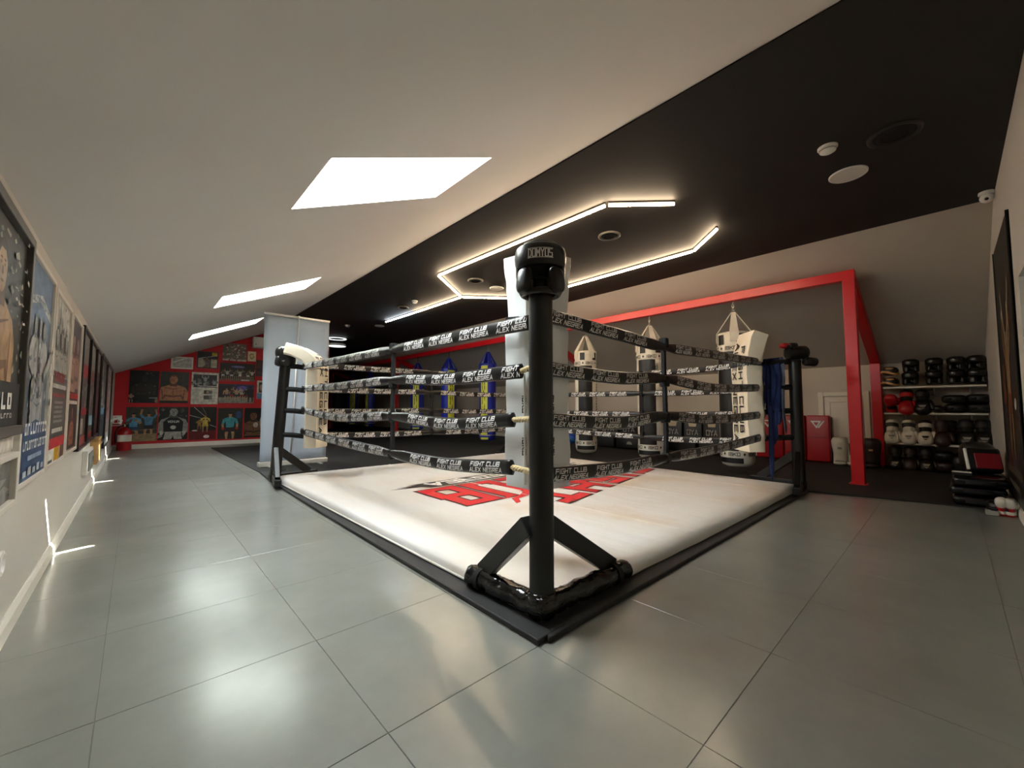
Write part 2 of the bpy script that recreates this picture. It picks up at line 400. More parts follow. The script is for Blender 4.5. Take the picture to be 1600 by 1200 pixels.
# front wall with doorway recess
DX0, DX1, DZ = 3.35, 4.42, 1.80
mb = MB()
def fw_quad(x0, x1, zb0, zb1, t0, t1, y=YF): mb.poly([(x0, y, zb0), (x1, y, zb1), (x1, y, t1), (x0, y, t0)])
fw_quad(XL-.05, XC0, 0, 0, ZK, ZC); fw_quad(XC0, DX0, 0, 0, ZC, ZC); fw_quad(DX0, DX1, DZ, DZ, ZC, ZC); fw_quad(DX1, XC1, 0, 0, ZC, ZC); fw_quad(XC1, XR+.05, 0, 0, ZC, zr(XR+.05))
mb.poly([(DX1, YF, 0), (DX1, YF-.35, 0), (DX1, YF-.35, DZ), (DX1, YF, DZ)]); mb.poly([(DX0, YF, 0), (DX0, YF-.35, 0), (DX0, YF-.35, DZ), (DX0, YF, DZ)])
mb.poly([(DX0, YF, DZ), (DX1, YF, DZ), (DX1, YF-.35, DZ), (DX0, YF-.35, DZ)]); mb.poly([(DX0, YF, 0), (DX1, YF, 0), (DX1, YF-.35, 0), (DX0, YF-.35, 0)])
tag(obj('wall_front', mb, WALLP), kind='structure')
d2 = struct('door_2', ((DX0+DX1)/2, YF-.3, 0))
obj('door_leaf', MB().box(((DX0+DX1)/2, YF-.31, DZ/2), (DX1-DX0-.06, .04, DZ-.03)), mat('teal_grey_door', '9fb0ab', .45), d2, bevel=.004)
mb = MB()
for x in (DX0+.025, DX1-.025): mb.box((x, YF-.28, DZ/2), (.05, .1, DZ))
mb.box(((DX0+DX1)/2, YF-.28, DZ-.02), (DX1-DX0, .1, .04))
obj('door_frame', mb, WHITE, d2, bevel=.004)
obj('door_handle', MB().tube([(DX1-.14, YF-.29, .95), (DX1-.14, YF-.24, .95), (DX1-.26, YF-.24, .95)], .01, 10), CHROME, d2, smooth=True)

# baseboards
def board(name, a, b, nrm, h=.085, t=.014, m=WHITE):
    a, b, n = Vector(a), Vector(b), Vector(nrm); mb = MB(); k = 0
    prof = [(0, 0), (t, 0), (t, h*.72), (t*.72, h*.82), (t*.45, h*.92), (t*.3, h), (0, h)]
    mb.v = [a+n*p+Vector((0, 0, q)) for p, q in prof]+[b+n*p+Vector((0, 0, q)) for p, q in prof]; K = len(prof)
    mb.f = [(i, (i+1) % K, K+(i+1) % K, K+i) for i in range(K)]+[tuple(range(K-1, -1, -1)), tuple(range(K, 2*K))]; mb.m = [0]*(K+2)
    return tag(obj(name, mb, m), kind='structure')
board('baseboard_left', (XL, YF, 0), (XL, YB, 0), (1, 0, 0))
board('baseboard_back', (XL, YB, 0), (XRET, YB, 0), (0, -1, 0), h=.10)
board('baseboard_right', (XR, .72, .012), (XR, YFAR, .012), (-1, 0, 0))
board('baseboard_front', (DX1, YF, 0), (XR, YF, 0), (0, 1, 0))

# little hatch door in the right wall
d1 = struct('door_1', (XR, 1.19, 0))
ya, yb, zt = .86, 1.52, 1.165
mb = MB()
for y in (ya+.035, yb-.035): mb.box((XR-.015, y, zt/2), (.03, .07, zt))
mb.box((XR-.015, (ya+yb)/2, zt-.035), (.03, yb-ya-.14, .07))
obj('door_frame', mb, mat('door_white', 'ddd3c2', .45), d1, bevel=.005)
mb = MB().box((XR-.008, (ya+yb)/2, zt/2-.03), (.016, yb-ya-.17, zt-.1))
obj('door_leaf', mb, mat('door_white', 'ddd3c2', .45), d1, bevel=.004)
mb = MB(); 
for s in (-1, 1): mb.box((XR-.02, (ya+yb)/2+s*(yb-ya-.30)/2, .55), (.012, .018, .9))
for z in (.1, 1.0): mb.box((XR-.02, (ya+yb)/2, z), (.012, yb-ya-.3, .018))
obj('panel_moulding', mb, mat('door_white', 'ddd3c2', .45), d1, bevel=.003)
obj('door_handle', MB().tube([(XR-.016, ya+.13, .62), (XR-.05, ya+.13, .62), (XR-.05, ya+.22, .62)], .008, 8), CHROME, d1, smooth=True)

# black rubber flooring beside and behind the ring
pts = [(1.30, 6.35), (1.45, 5.6), (5.30, 5.6), (5.33, 1.09), (5.62, YF), (XR, YF), (XR, YFAR-.01), (XRET+.02, YFAR-.01), (XRET+.02, 11.28), (1.28, 11.28)]
tag(obj('rubber_mat', MB().prism(pts, .0005, .012), RUBFLOOR), 'black rubber flooring under the punching bags and along the right wall', 'mat')

# ================================================================== BOXING RING
# edge strips of black mat that show around the canvas
def strip(pts, z0, z1, label):
    return tag(obj('edge_mat', MB().prism(pts, z0, z1), RUBBER, bevel=.006), label, 'mat')
strip([(1.150, 1.095), (1.33, 1.10), (1.36, 3.7), (1.36, 6.2), (1.62, 6.5), (1.285, 6.46), (1.235, 5.6), (1.19, 3.73), (1.165, 2.05)], .0, .024, 'ribbed black rubber edge strip along the left side of the ring')
strip([(1.19, 1.078), (5.335, 1.068), (5.335, 1.25), (1.33, 1.27)], .0, .022, 'black rubber edge strip along the right hand front side of the ring')
tag(obj('ring_base_mat', MB().prism([(1.33, 1.27), (5.33, 1.25), (5.33, 5.60), (1.37, 5.62)], .0128, .026), RUBBER), 'black foam base mat lying under the white ring canvas', 'mat')

CX0, CX1, CY0, CY1, CZ = 1.262, 5.245, 1.128, 5.56, .088
cvs = thing('ring_canvas', ((CX0+CX1)/2, (CY0+CY1)/2, .026), 'white padded canvas of the boxing ring printed with a red and black club logo', 'canvas')
SEAM = [2.712, 3.80, 4.72]
xs = sorted(set([CX0+d for d in (0, .006, .016, .03, .05, .08)]+[CX1-d for d in (0, .006, .016, .03, .05, .08)]+[CX0+.08+(CX1-CX0-.16)*i/44 for i in range(45)]+[s+d for s in SEAM for d in (-.03, -.012, 0, .012, .03)]))
ysg = sorted(set([CY0+d for d in (0, .006, .016, .03, .05, .08)]+[CY1-d for d in (0, .006, .016, .03, .05, .08)]+[CY0+.08+(CY1-CY0-.16)*i/50 for i in range(51)]))
from mathutils import noise
def cz(x, y):
    d = min(x-CX0, CX1-x, y-CY0, CY1-y); R = .055
    k = 1 if d >= R else math.sqrt(max(0, 1-(1-d/R)**2))
    z = .036+(CZ-.036)*k
    if d > 0:
        z += k*(.0035*noise.noise((x*1.6, y*1.6, 0))+.002*noise.noise((x*6, y*2.2, 3)))
        for s in SEAM:
            z += .006*math.exp(-((x-s)/.011)**2)*k
    return z
mb = MB(); nx, ny = len(xs), len(ysg)
wob = lambda t: .006*noise.noise((t*3.1, 1, 5))
for x in xs:
    for y in ysg:
        X, Y = x, y
        if x == CX0: X += wob(y)
        if y == CY0: Y += wob(x+9)
        Y += .055*(1-(x-CX0)/(CX1-CX0))**2*(1-(y-CY0)/(CY1-CY0))
        mb.v.append(Vector((X, Y, cz(x, y))))
for i in range(nx-1):
    for j in range(ny-1):
        a = i*ny+j; mb.f.append((a, a+ny, a+ny+1, a+1)); mb.m.append(0)
ring = [i*ny for i in range(nx)]+[(nx-1)*ny+j for j in range(1, ny)]+[i*ny+ny-1 for i in range(nx-2, -1, -1)]+[j for j in range(ny-2, 0, -1)]
k = len(mb.v); mb.v += [Vector((mb.v[i].x, mb.v[i].y, .0265)) for i in ring]
for q in range(len(ring)):
    q2 = (q+1) % len(ring); mb.f.append((ring[q], k+q, k+q2, ring[q2])); mb.m.append(0)
obj('canvas_sheet', mb, CANVAS, cvs, smooth=True)
hem = [(CX0-.004, CY0+.051, .033), (CX1+.004, CY0-.004, .033), (CX1+.004, CY1+.004, .033), (CX0-.004, CY1+.004, .033)]
mb = MB()
for a, b in zip(hem, hem[1:]+hem[:1]): mb.tube([a, b], .0065, 8)
obj('hem', mb, WHITE, cvs, smooth=True)

# canvas logo: letters face away from the camera (their tops point to -y, they read towards -x)
def logo(mb, txt, x, y, h, w, gap, sw, m, z, rot=0., grow=0., arc=0.):
    # x,y: where the text starts (its far right seen from the camera); reading direction -x
    q, L = text_quads(txt, h, w, gap, sw, 0, grow=grow)
    ca, sa = math.cos(rot), math.sin(rot)
    for f in q:
        out = []
        for p in f:
            X, Y = p.x, p.y-h
            Xr, Yr = X*ca-Y*sa, X*sa+Y*ca
            px, py = x-Xr, y-Yr
            out.append((px, py, cz(px, py)+z))
        mb.poly(out, m)
RED_INK = mat('canvas_red', 'd2232c', .5); BLK_INK = mat('canvas_black', '2a2320', .5); WHT_INK = mat('canvas_white', 'e9e4dc', .5)
mb = MB()
logo(mb, 'CLUB', 3.86, 2.76, .80, .30, .19, .125, 0, .0020, 0, .024)
logo(mb, 'CLUB', 3.86, 2.76, .80, .30, .19, .125, 1, .0036, 0)
logo(mb, 'FIGHT', 5.00, 2.69, .46, .33, .21, .115, 0, .0022, .195, .024)
logo(mb, 'FIGHT', 5.00, 2.69, .46, .33, .21, .115, 1, .0038, .195)
def flat(mb, pts, m, z): mb.poly([(x, y, cz(x, y)+z) for x, y in pts], m)
flat(mb, [(2.83, 2.88), (2.66, 2.76), (2.50, 2.70), (2.41, 2.54), (2.47, 2.55), (2.55, 2.66), (2.72, 2.70), (2.86, 2.80)], 1, .003)
flat(mb, [(2.80, 2.83), (2.78, 2.70), (2.66, 2.52), (2.72, 2.52), (2.86, 2.66), (2.90, 2.80)], 1, .0031)
flat(mb, [(2.62, 2.80), (2.50, 2.78), (2.40, 2.74), (2.52, 2.74)], 1, .0032)
bar = [(1.87, 3.775), (2.0, 3.75), (2.18, 3.715), (2.24, 3.62), (3.2, 3.61), (4.55, 3.64), (4.80, 3.70), (4.62, 3.75), (4.85, 3.82), (4.5, 3.90), (3.2, 3.905), (2.25, 3.89), (2.1, 3.885), (2.2, 3.84), (1.95, 3.83), (2.12, 3.80)]
flat(mb, bar, 0, .0020)
logo(mb, 'ALEX', 4.40, 3.66, .20, .17, .055, .045, 2, .0036)
logo(mb, 'NEGREA', 3.48, 3.66, .20, .15, .055, .045, 2, .0036)
tag(obj('logo_lettering', mb, [BLK_INK, RED_INK, WHT_INK], cvs), kind='stuff')

# corner posts -------------------------------------------------------
PX0, PX1, PY0, PY1 = 1.30, 5.30, 1.215, 5.52
HP = 1.46
NODE = {}                                # where each rope level turns at a corner
ROPEZ = (1.39, 1.11, .85, .56)
def corner_post(x, y, sx, sy, label, taped=False, h=HP, splay=.16, R=.053, lean=0.):
    t = thing('ring_post', (x, y, .024), label, 'ring post', 'corner posts of the boxing ring')
    obj('pole', MB().tube([(x, y, .03), (x+lean, y, h)], R, 28), BLKM, t, smooth=True, angle=40)
    obj('end_cap', MB().lathe([(.0, h+.012), (R-.008, h+.01), (R+.001, h), (R+.001, h-.02)], 24, (x+lean, y, 0)), BLKF, t, smooth=True)
    for k, d in enumerate((Vector((sx, -splay*sy, 0)), Vector((-splay*sx, sy, 0)))):
        d.normalize(); n = Vector((-d.y, d.x, 0))
        a = Vector((x, y, .40))+d*.03; b = Vector((x, y, .10))+d*((.37 if k else .50) if taped else .40)
        off = n*(.045 if (k == 1 and taped) else 0)
        mb = MB().bar(a+off, b+off*.2, .05, .085, up=(0, 0, 1))
        obj('brace', mb, BLKM, t, bevel=.004)
        # foot tube
        fo = Vector((0, -sy, 0) if k == 0 else (-sx, 0, 0))*(.028 if taped else 0)+Vector((0, 0, -.006 if taped else 0))
        e = Vector((x, y, .075))+fo+d*((.47 if k else .62) if taped else .50); s = Vector((x, y, .075))+fo-d*.06
        if taped:
            NT = 34; path = [s+(e-s)*(i/(NT-1)) for i in range(NT)]
            mb = MB(); mb.tube([p+Vector((0, 0, .006+.004*noise.noise((i*.3, k, 2)))) for i, p in enumerate(path)], [.046*(1 if i < NT-2 else (.8 if i == NT-2 else .45)) for i in range(NT)], 26)
            for q in range(len(mb.v)):
                p = mb.v[q]; ax = s+(e-s)*max(0, min(1, (p-s).dot(e-s)/(e-s).length_squared)); rd = p-ax
                if rd.length > 1e-4:
                    kk =   .009*noise.noise((p.x*13+k*7, p.y*16, p.z*16))+.007*noise.noise((p.x*45, p.y*45, p.z*38+k))+.0015*math.sin((p-s).dot(d)*31+rd.z*60)
                    p += rd.normalized()*kk; p.z = max(p.z, .026)
            obj('taped_foot', mb, TAPE, t, smooth=True)
            c = s+(e-s)*.80; obj('tape_band', MB().tube([c-d*.016+Vector((0, 0, .005)), c+d*.014+Vector((0, 0, .006))], [.0535, .0525], 20), BLKF, t, smooth=True, angle=50)
        else:
            obj('foot', MB().bar(s, e, .07, .07), BLKM, t, bevel=.006)
    if taped:
        obj('taped_collar', MB().lathe([(.053, .126), (.060, .122), (.066, .100), (.066, .06), (.060, .030)], 20, (x, y, 0)), TAPE, t, smooth=True)
    return t
corner_post(PX0, PY0, 1, 1, 'nearest black ring post with taped feet and a headgear on top', True, splay=.02)
corner_post(PX0-.045, PY1, 1, -1, 'black ring post at the left corner by the grey banner stand', h=1.47, R=.060, lean=.075)
corner_post(PX1, PY0-.075, -1, 1, 'black ring post at the right corner with blue hand wraps beside it', h=1.42, R=.060)
corner_post(PX1, PY1, -1, -1, 'farthest black ring post hidden behind the nearest corner pad', h=HP)
CORN = {'near': (PX0, PY0, 1, 1), 'left': (PX0-.045, PY1, 1, -1), 'right': (PX1, PY0-.075, -1, 1), 'far': (PX1, PY1, -1, -1)}
IN = .20
for kx, (x, y, sx, sy) in CORN.items(): NODE[kx] = (x+sx*IN, y+sy*IN)
NODE['near'] = (PX0+.20, PY0+.21); NODE['left'] = (PX0+IN, PY1-IN); NODE['right'] = (PX1-IN, PY0+IN)
# connecting arms between post and rope corners are parts of the posts
for kx, po in zip(('near', 'left', 'right', 'far'), [o for o in bpy.data.objects if o.name.startswith('ring_post')]):
    x, y, sx, sy = CORN[kx]; nx_, ny_ = NODE[kx]
    for z in ROPEZ:
        if kx == 'near':
            a = Vector((x+sx*.04, y+sy*.04, z)); b = Vector((nx_, ny_, z)); r = .012; m = ROPEM
        else:
            a = Vector((x+sx*.03+(.05*z if kx == 'left' else 0), y+sy*.03, z+.02)); b = Vector((nx_, ny_, z)); r = .030; m = BLKF
        o = obj('rope_arm', MB().tube([a, (a+b)/2+Vector((0, 0, .004)), b], r, 12), m, po, smooth=True)

# ropes ---------------------------------------------------------------
def catmull(pts, n):
    P = [pts[0]]+pts+[pts[-1]]; out = []
    for i in range(1, len(P)-2):
        for k in range(n):
            t = k/n; a, b, c, d = P[i-1], P[i], P[i+1], P[i+2]
            out.append(.5*((2*b)+(c-a)*t+(2*a-5*b+4*c-d)*t*t+(3*b-3*c+d-a)*t*t*t))
    out.append(pts[-1]); return out
def rope(label, pts, nrm, spacer_s, hh=.040, group=None, phase=0., bare=None, flip=1):
    pts = [Vector(p) for p in pts]; N = Vector(nrm)
    path = catmull(pts, 10)
    L = [0]
    for a, b in zip(path, path[1:]): L.append(L[-1]+(b-a).length)
    n = len(path); tot = L[-1]
    hs = []
    for i in range(n):
        s = L[i]; k = 1-.34*math.exp(-((s-spacer_s)/.10)**2); k *= 1+.07*noise.noise((s*5, phase*9, 1))
        hs.append(hh*k)
    rs = [.0165+.012*(1-h/hh) for h in hs]
    t = thing('ring_rope', path[n//2], label, 'ring rope', group)
    sl = obj('sleeve', MB().tube(path, rs, 14, ry=hs), SLEEVE, t, smooth=True)
    # lettering follows the sleeve on the side that faces nrm
    def at(s, v):
        s = max(0, min(tot-1e-4, s)); i = max(j for j in range(n-1) if L[j] <= s); f = (s-L[i])/(L[i+1]-L[i]) if L[i+1] > L[i] else 0
        p = path[i].lerp(path[i+1], f); h = hs[i]*(1-f)+hs[i+1]*f; r = rs[i]*(1-f)+rs[i+1]*f
        a = max(-.97, min(.97, v*hh/h if abs(v*hh/h) < 1 else v))
        tg = (path[i+1]-path[i]).normalized(); x = tg.cross(Vector((0, 0, 1))).normalized(); y = x.cross(tg)
        if x.dot(N) < 0: x = -x
        return p+y*(a*h)+x*((r)*math.sqrt(1-a*a)+.0016)
    mb = MB(); s = (.03 if N.y < -.5 and pts[0].y < 2 else .10)+phase*.3
    while s < tot-.12:
        if abs(s+.12-spacer_s) > .15:
            for txt, v0 in (('FIGHT CLUB', .13), ('ALEX NEGREA', -.68)):
                wd = .0205 if txt[0] == 'F' else .0188
                x = s+(0 if txt[0] == 'F' else -.012)
                sk = .012
                cx = x
                for ch in txt:
                    cw = wd*NARROW.get(ch, 1)
                    for (a, b, c, d) in G.get(ch, []):
                        xa = cx+(cw/2 if ch == 'I' else a*cw); xb = cx+(cw/2 if ch == 'I' else c*cw)
                        va, vb = v0+b*.53, v0+d*.53
                        dx, dv = xb-xa, (vb-va)*hh; Ln = math.hypot(dx, dv); tx, tv = dx/Ln, dv/Ln
                        hw = .0025; nxx, nv = -tv*hw, tx*hw/hh; ex, ev = tx*hw, tv*hw/hh
                        c4 = [(xa-ex-nxx, va-ev-nv), (xb+ex-nxx, vb+ev-nv), (xb+ex+nxx, vb+ev+nv), (xa-ex+nxx, va-ev+nv)]
                        mb.poly([at(p+(vv-v0)*sk, vv) for p, vv in c4])
                    cx += cw+.0085
        s += .355
    tag(obj('sleeve_lettering', mb, LETW, sl), kind='stuff')
    if bare:
        a, b = path[bare[0]]-(Vector(bare[1])-path[bare[0]]).normalized()*.03, Vector(bare[1]); ax = (b-a).normalized(); X = ax.cross(Vector((0, 0, 1))).normalized(); Yv = X.cross(ax); m2 = MB()
        for q in range(3):
            m2.tube([a.lerp(b, i/24)+(X*math.cos(i*.95+q*2.094)+Yv*math.sin(i*.95+q*2.094))*.0075 for i in range(25)], .0085, 7)
        obj('bare_rope', m2, ROPEM, t, smooth=True)
    return t
nN, nL, nR, nF = NODE['near'], NODE['left'], NODE['right'], NODE['far']
lev = ('top', 'second', 'third', 'bottom')
gL = 'sleeved ring ropes'
# left side: text reads towards -y, faces -x ; path listed from the left corner to the near corner
ZL = [(1.405, 1.375, 1.357, 1.345, 1.335), (1.135, 1.115, 1.117, 1.085, 1.090), (.88, .805, .836, .800, .838), (.62, .575, .55, .545, .590)]
for k in range(4):
    z = ZL[k]; x0, x1 = nL[0]-.02, nN[0]-.045
    yy = [nL[1], 4.15, 2.96, 2.2, nN[1]+(.02, .07, .13, .14)[k]]
    pts = [(x0+(x1-x0)*(nL[1]-y)/(nL[1]-nN[1]), y, zz) for y, zz in zip(yy, z)]
    nd = Vector((PX0+.05, PY0+.04, pts[-1][2]+.012))
    rope('%s ring rope of the left side, black sleeve with white lettering, nearest aisle' % lev[k], pts, (-1, 0, 0), nL[1]-2.96, group=gL, phase=.13*k, bare=(-1, nd) if k else None)
# right side: faces -y, reads +x
ZR = [(1.375, 1.355, 1.341, 1.365, 1.405), (1.10, 1.085, 1.11, 1.075, 1.125), (.84, .808, .84, .80, .83), (.565, .535, .545, .545, .59)]
for k in range(4):
    z = ZR[k]; y0, y1 = nN[1]-.04, nR[1]-.02
    xx = [nN[0]+.0, 2.2, 2.80, 3.7, nR[0]]
    pts = [(x, y0+(y1-y0)*(x-nN[0])/(nR[0]-nN[0]), zz) for x, zz in zip(xx, z)]
    rope('%s ring rope of the right side, black sleeve with shaded lettering, facing the bare floor' % lev[k], pts, (0, -1, 0), 2.8-xx[0], group=gL, phase=.02+.04*k)
# rear sides seen from inside
ZB = [(1.43, 1.425, 1.43, 1.42, 1.43), (1.13, 1.125, 1.135, 1.12, 1.13), (.865, .85, .86, .84, .85), (.575, .54, .53, .52, .55)]
for k in range(4):
    z = ZB[k]; xx = [nL[0], 2.35, 3.28, 4.1, nF[0]]
    pts = [(x, nL[1]+(nF[1]-nL[1])*(x-nL[0])/(nF[0]-nL[0]), zz) for x, zz in zip(xx, z)]
    rope('%s ring rope of the rear left side, seen across the canvas before the blue bags' % lev[k], pts, (0, -1, 0), 3.28-xx[0], group=gL, phase=.05+.17*k)
ZS = [(1.43, 1.40, 1.375, 1.37, 1.40), (1.14, 1.11, 1.10, 1.092, 1.11), (.84, .815, .815, .815, .835), (.57, .525, .505, .50, .54)]
for k in range(4):
    z = ZS[k]; yy = [nF[1], 4.0, 2.87, 2.2, nR[1]]
    pts = [(nF[0]+(nR[0]-nF[0])*(nF[1]-y)/(nF[1]-nR[1]), y, zz) for y, zz in zip(yy, z)]
    rope('%s ring rope of the rear right side, seen across the canvas before the white bags' % lev[k], pts, (-1, 0, 0), nF[1]-2.87, group=gL, phase=.09+.15*k)
# rope spacers (vertical straps)
def spacer(x, y, z0, z1, along, label):
    t = thing('rope_spacer', (x, y, z0), label, 'strap', 'vertical rope spacer straps')
    n = 14; sz = (.022, .034) if along == 'y' else (.034, .022)
    mb = MB(); w1 = .034/2
    for i in range(n):
        a = z0+(z1-z0)*i/n; b = z0+(z1-z0)*(i+1)/n
        mb.box((x+.004*math.sin(i*.8), y+.004*math.cos(i*.6), (a+b)/2), (sz[0], sz[1], (b-a)+.001))
    obj('strap', mb, BLKF, t)
    for z in ROPEZ:
        zz = z-.02
        if z0-.05 < zz < z1+.05: obj('rope_loop', MB().box((x, y, zz), (.06, .05, .075) if along == 'y' else (.05, .06, .075)), BLKF, t, bevel=.01)
spacer(nL[0]-.025, 2.96, .52, 1.39, 'y', 'black strap tying the ropes together on the left side of the ring')
spacer(2.80, nN[1]-.03, .50, 1.38, 'x', 'black strap tying the ropes together on the right side of the ring')
spacer(3.28, nL[1]-.005, .50, 1.46, 'x', 'black strap tying the ropes together on the rear left side')
spacer(nR[0]-.005, 2.87, .47, 1.41, 'y', 'black strap tying the ropes together on the rear right side')

# corner pads ----------------------------------------------------------
def sweep_pad(name, base, out, path, width, section, label, lettered=None, topw=None):
    """cushion swept along path [(outward offset, z)], out = outward diagonal, section = [(t, d)] outline"""
    B = Vector((base[0], base[1], 0)); O = Vector((*out, 0)).normalized(); T = Vector((0, 0, 1)).cross(-O)
    t = thing('corner_pad', (base[0], base[1], path[0][1]), label, 'corner pad', 'corner pads of the ring')
    return t, B, O, T
def loft(path, B, O, T, section, width=None, seed=0, amp=.006):
    n = len(path); mb = MB(); K = len(section)
    for i, (a, z) in enumerate(path):
        p = Vector(path[min(i+1, n-1)])-Vector(path[max(i-1, 0)]); p.normalize()
        dirn = O*p.y - Vector((0, 0, 1))*p.x       # outward normal of the path inside the diagonal plane
        c = B+O*a+Vector((0, 0, z)); wf = width(i/(n-1)) if width else 1
        for j, (tt, d) in enumerate(section):
            k = amp*noise.noise((tt*9+seed, d*9, z*7+a*6))
            mb.v.append(c+T*(tt*wf+k)+dirn*(d+k))
    for i in range(n-1):
        for j in range(K):
            q = (j+1) % K; mb.f.append((i*K+j, i*K+q, (i+1)*K+q, (i+1)*K+j)); mb.m.append(0)
    mb.f.append(tuple(range(K-1, -1, -1))); mb.f.append(tuple((n-1)*K+j for j in range(K))); mb.m += [0, 0]
    return mb
# nearest pad: its back with a groove for the rope corner faces the camera
b0 = (1.585, 1.505); out = (-1, -1)
t, B, O, T = sweep_pad('corner_pad', b0, out, [(0, .47)], .33, None, 'white vinyl corner pad right behind the nearest black post')
sec = [(-.160, -.115), (-.174, -.105), (-.178, -.085), (-.172, -.066), (-.12, -.018), (-.065, .034), (-.052, .038), (-.046, .020), (-.042, -.010), (.042, -.010), (.046, .020), (.052, .038), (.065, .034), (.12, -.018), (.172, -.066), (.178, -.085), (.174, -.105), (.160, -.115), (.08, -.12), (-.08, -.12)]
lower = loft([(0, .475+.045*i) for i in range(20)]+[(0, 1.365)], B, O, T, sec, lambda u: .985+.012*math.sin(u*9)-(.06*max(0, u-.95)/.05), 1, .012)
obj('lower_cushion', lower, VINYLW, t, smooth=True, angle=35)
sec2 = [(p[0]*1.0, p[1]+.005) for p in sec]
upper = loft([(.03*i/14, 1.385+.0245*i) for i in range(15)], B, O, T, sec2, lambda u: .90+.15*min(1, u*1.2)-.03*max(0, 1-abs(u-.62)/.12), 5, .012)
obj('upper_cushion', upper, VINYLW, t, smooth=True, angle=35)
mb = MB()
for s in (-1, 1): mb.bar(B+T*(.10*s)+O*.045+Vector((0, 0, 1.372)), B+T*(.17*s)+O*.0+Vector((0, 0, 1.378)), .012, .03)
obj('tie_strap', mb, BLKF, t)
mb = MB()
for s, z0 in ((-1, .60), (1, .585)):
    o = B+T*(.070*s)+O*.046
    mb.bar(o+Vector((0, 0, .50)), o+Vector((0, 0, 1.08)), .012, .028, up=(O.x, O.y, 0))
obj('lacing_strip', mb, WHITEP, t, bevel=.004)
mb = MB()
for s in (-1, 1):
    for z in (.70, .92):
        nrm = (O+T*(.0)).normalized(); o = B+T*((.072-.010)*s)+O*.0535+Vector((0, 0, z))
        put_text(mb, 'IBKO', o, (0, 0, -1 if s > 0 else 1), T*(1 if s > 0 else -1), .022, w=.02, gap=.008, sw=.0055)
tag(obj('pad_lettering', mb, LETK, t), kind='stuff')
# lettered pads at the left, right and far corner
SECP = [(-.16, -.10), (-.165, -.07), (-.165, .05), (-.15, .075), (-.05, .075), (-.035, .03), (.035, .03), (.05, .075), (.15, .075), (.165, .05), (.165, -.07), (.16, -.10), (.145, -.105), (-.145, -.105)]
def pad(base, out, path, label, thin):
    secp = [(a*(.84 if thin < 1 else 1), d*(.86 if thin < 1 else 1)) for a, d in SECP]; fs = .84 if thin < 1 else 1
    t, B, O, T = sweep_pad('corner_pad', base, out, path, .33, None, label)
    lo = [p for p in path if p[1] <= 1.372]; hi = path[len(lo):]
    obj('lower_cushion', loft(lo, B, O, T, secp, None, base[0], .007), VINYLC, t, smooth=True, angle=28)
    up = obj('upper_cushion', loft([lo[-1]]+hi if thin < 1 else hi, B, O, T, [(a, d*thin-(1-thin)*.08) for a, d in secp], None, base[0]+3, .010), VINYLC, t, smooth=True, angle=28)
    # lettering on the inner face, read downwards
    I = -O; right = Vector((0, 0, 1)).cross(I)
    def place(s):      # metres down from the top along the path -> point on centre line, and the inward normal there
        P = path[::-1]; L = 0
        for a, b in zip(P, P[1:]):
            d = (Vector(b)-Vector(a)).length
            if L+d >= s or b is P[-1]:
                f = (s-L)/d; q = Vector(a).lerp(Vector(b), f); tt = (Vector(a)-Vector(b)).normalized()
                return B+O*q.x+Vector((0, 0, q.y)), (I*tt.y+Vector((0, 0, 1))*tt.x)
            L += d
    mb = MB()
    for txt, off, s0, h in (('FIGHT CLUB', .015*fs, .17, .085*fs), ('ALEX NEGREA', -.115*fs, .12, .085*fs)):
        q, W = text_quads(txt, h, .070, .034, .0155)
        for f in q:
            out4 = []
            for p in f:
                c, nn = place(s0+p.x); out4.append(c+right*(off+p.y)+nn*(.1135*(.86 if thin < 1 else 1)))
            mb.poly(out4)
    tag(obj('pad_lettering', mb, LETK, t), kind='stuff')
    return t
D = .10
straight = [(0, .43+.047*i) for i in range(21)]
pad((nL[0]+D, nL[1]-D), (-1, 1), straight[:20]+[(0, 1.355)]+[(.01, 1.405), (.05, 1.455), (.10, 1.50), (.16, 1.535), (.22, 1.56), (.28, 1.58), (.33, 1.595)], 'white corner pad at the left corner, its top folded over towards the post', .90)
pad((nR[0]-D, nR[1]+D), (1, -1), straight[:20]+[(.0, 1.355)]+[(.005, 1.41), (.02, 1.48), (.04, 1.56), (.065, 1.64), (.09, 1.71)], 'white lettered corner pad at the right corner, leaning out at the top', 1)
pad((nF[0]-D, nF[1]-D), (1, 1), straight[:20]+[(.0, 1.355)]+[(.005, 1.41), (.01, 1.48), (.02, 1.56), (.03, 1.64)], 'white corner pad at the far corner, hidden behind the nearest pad', 1)

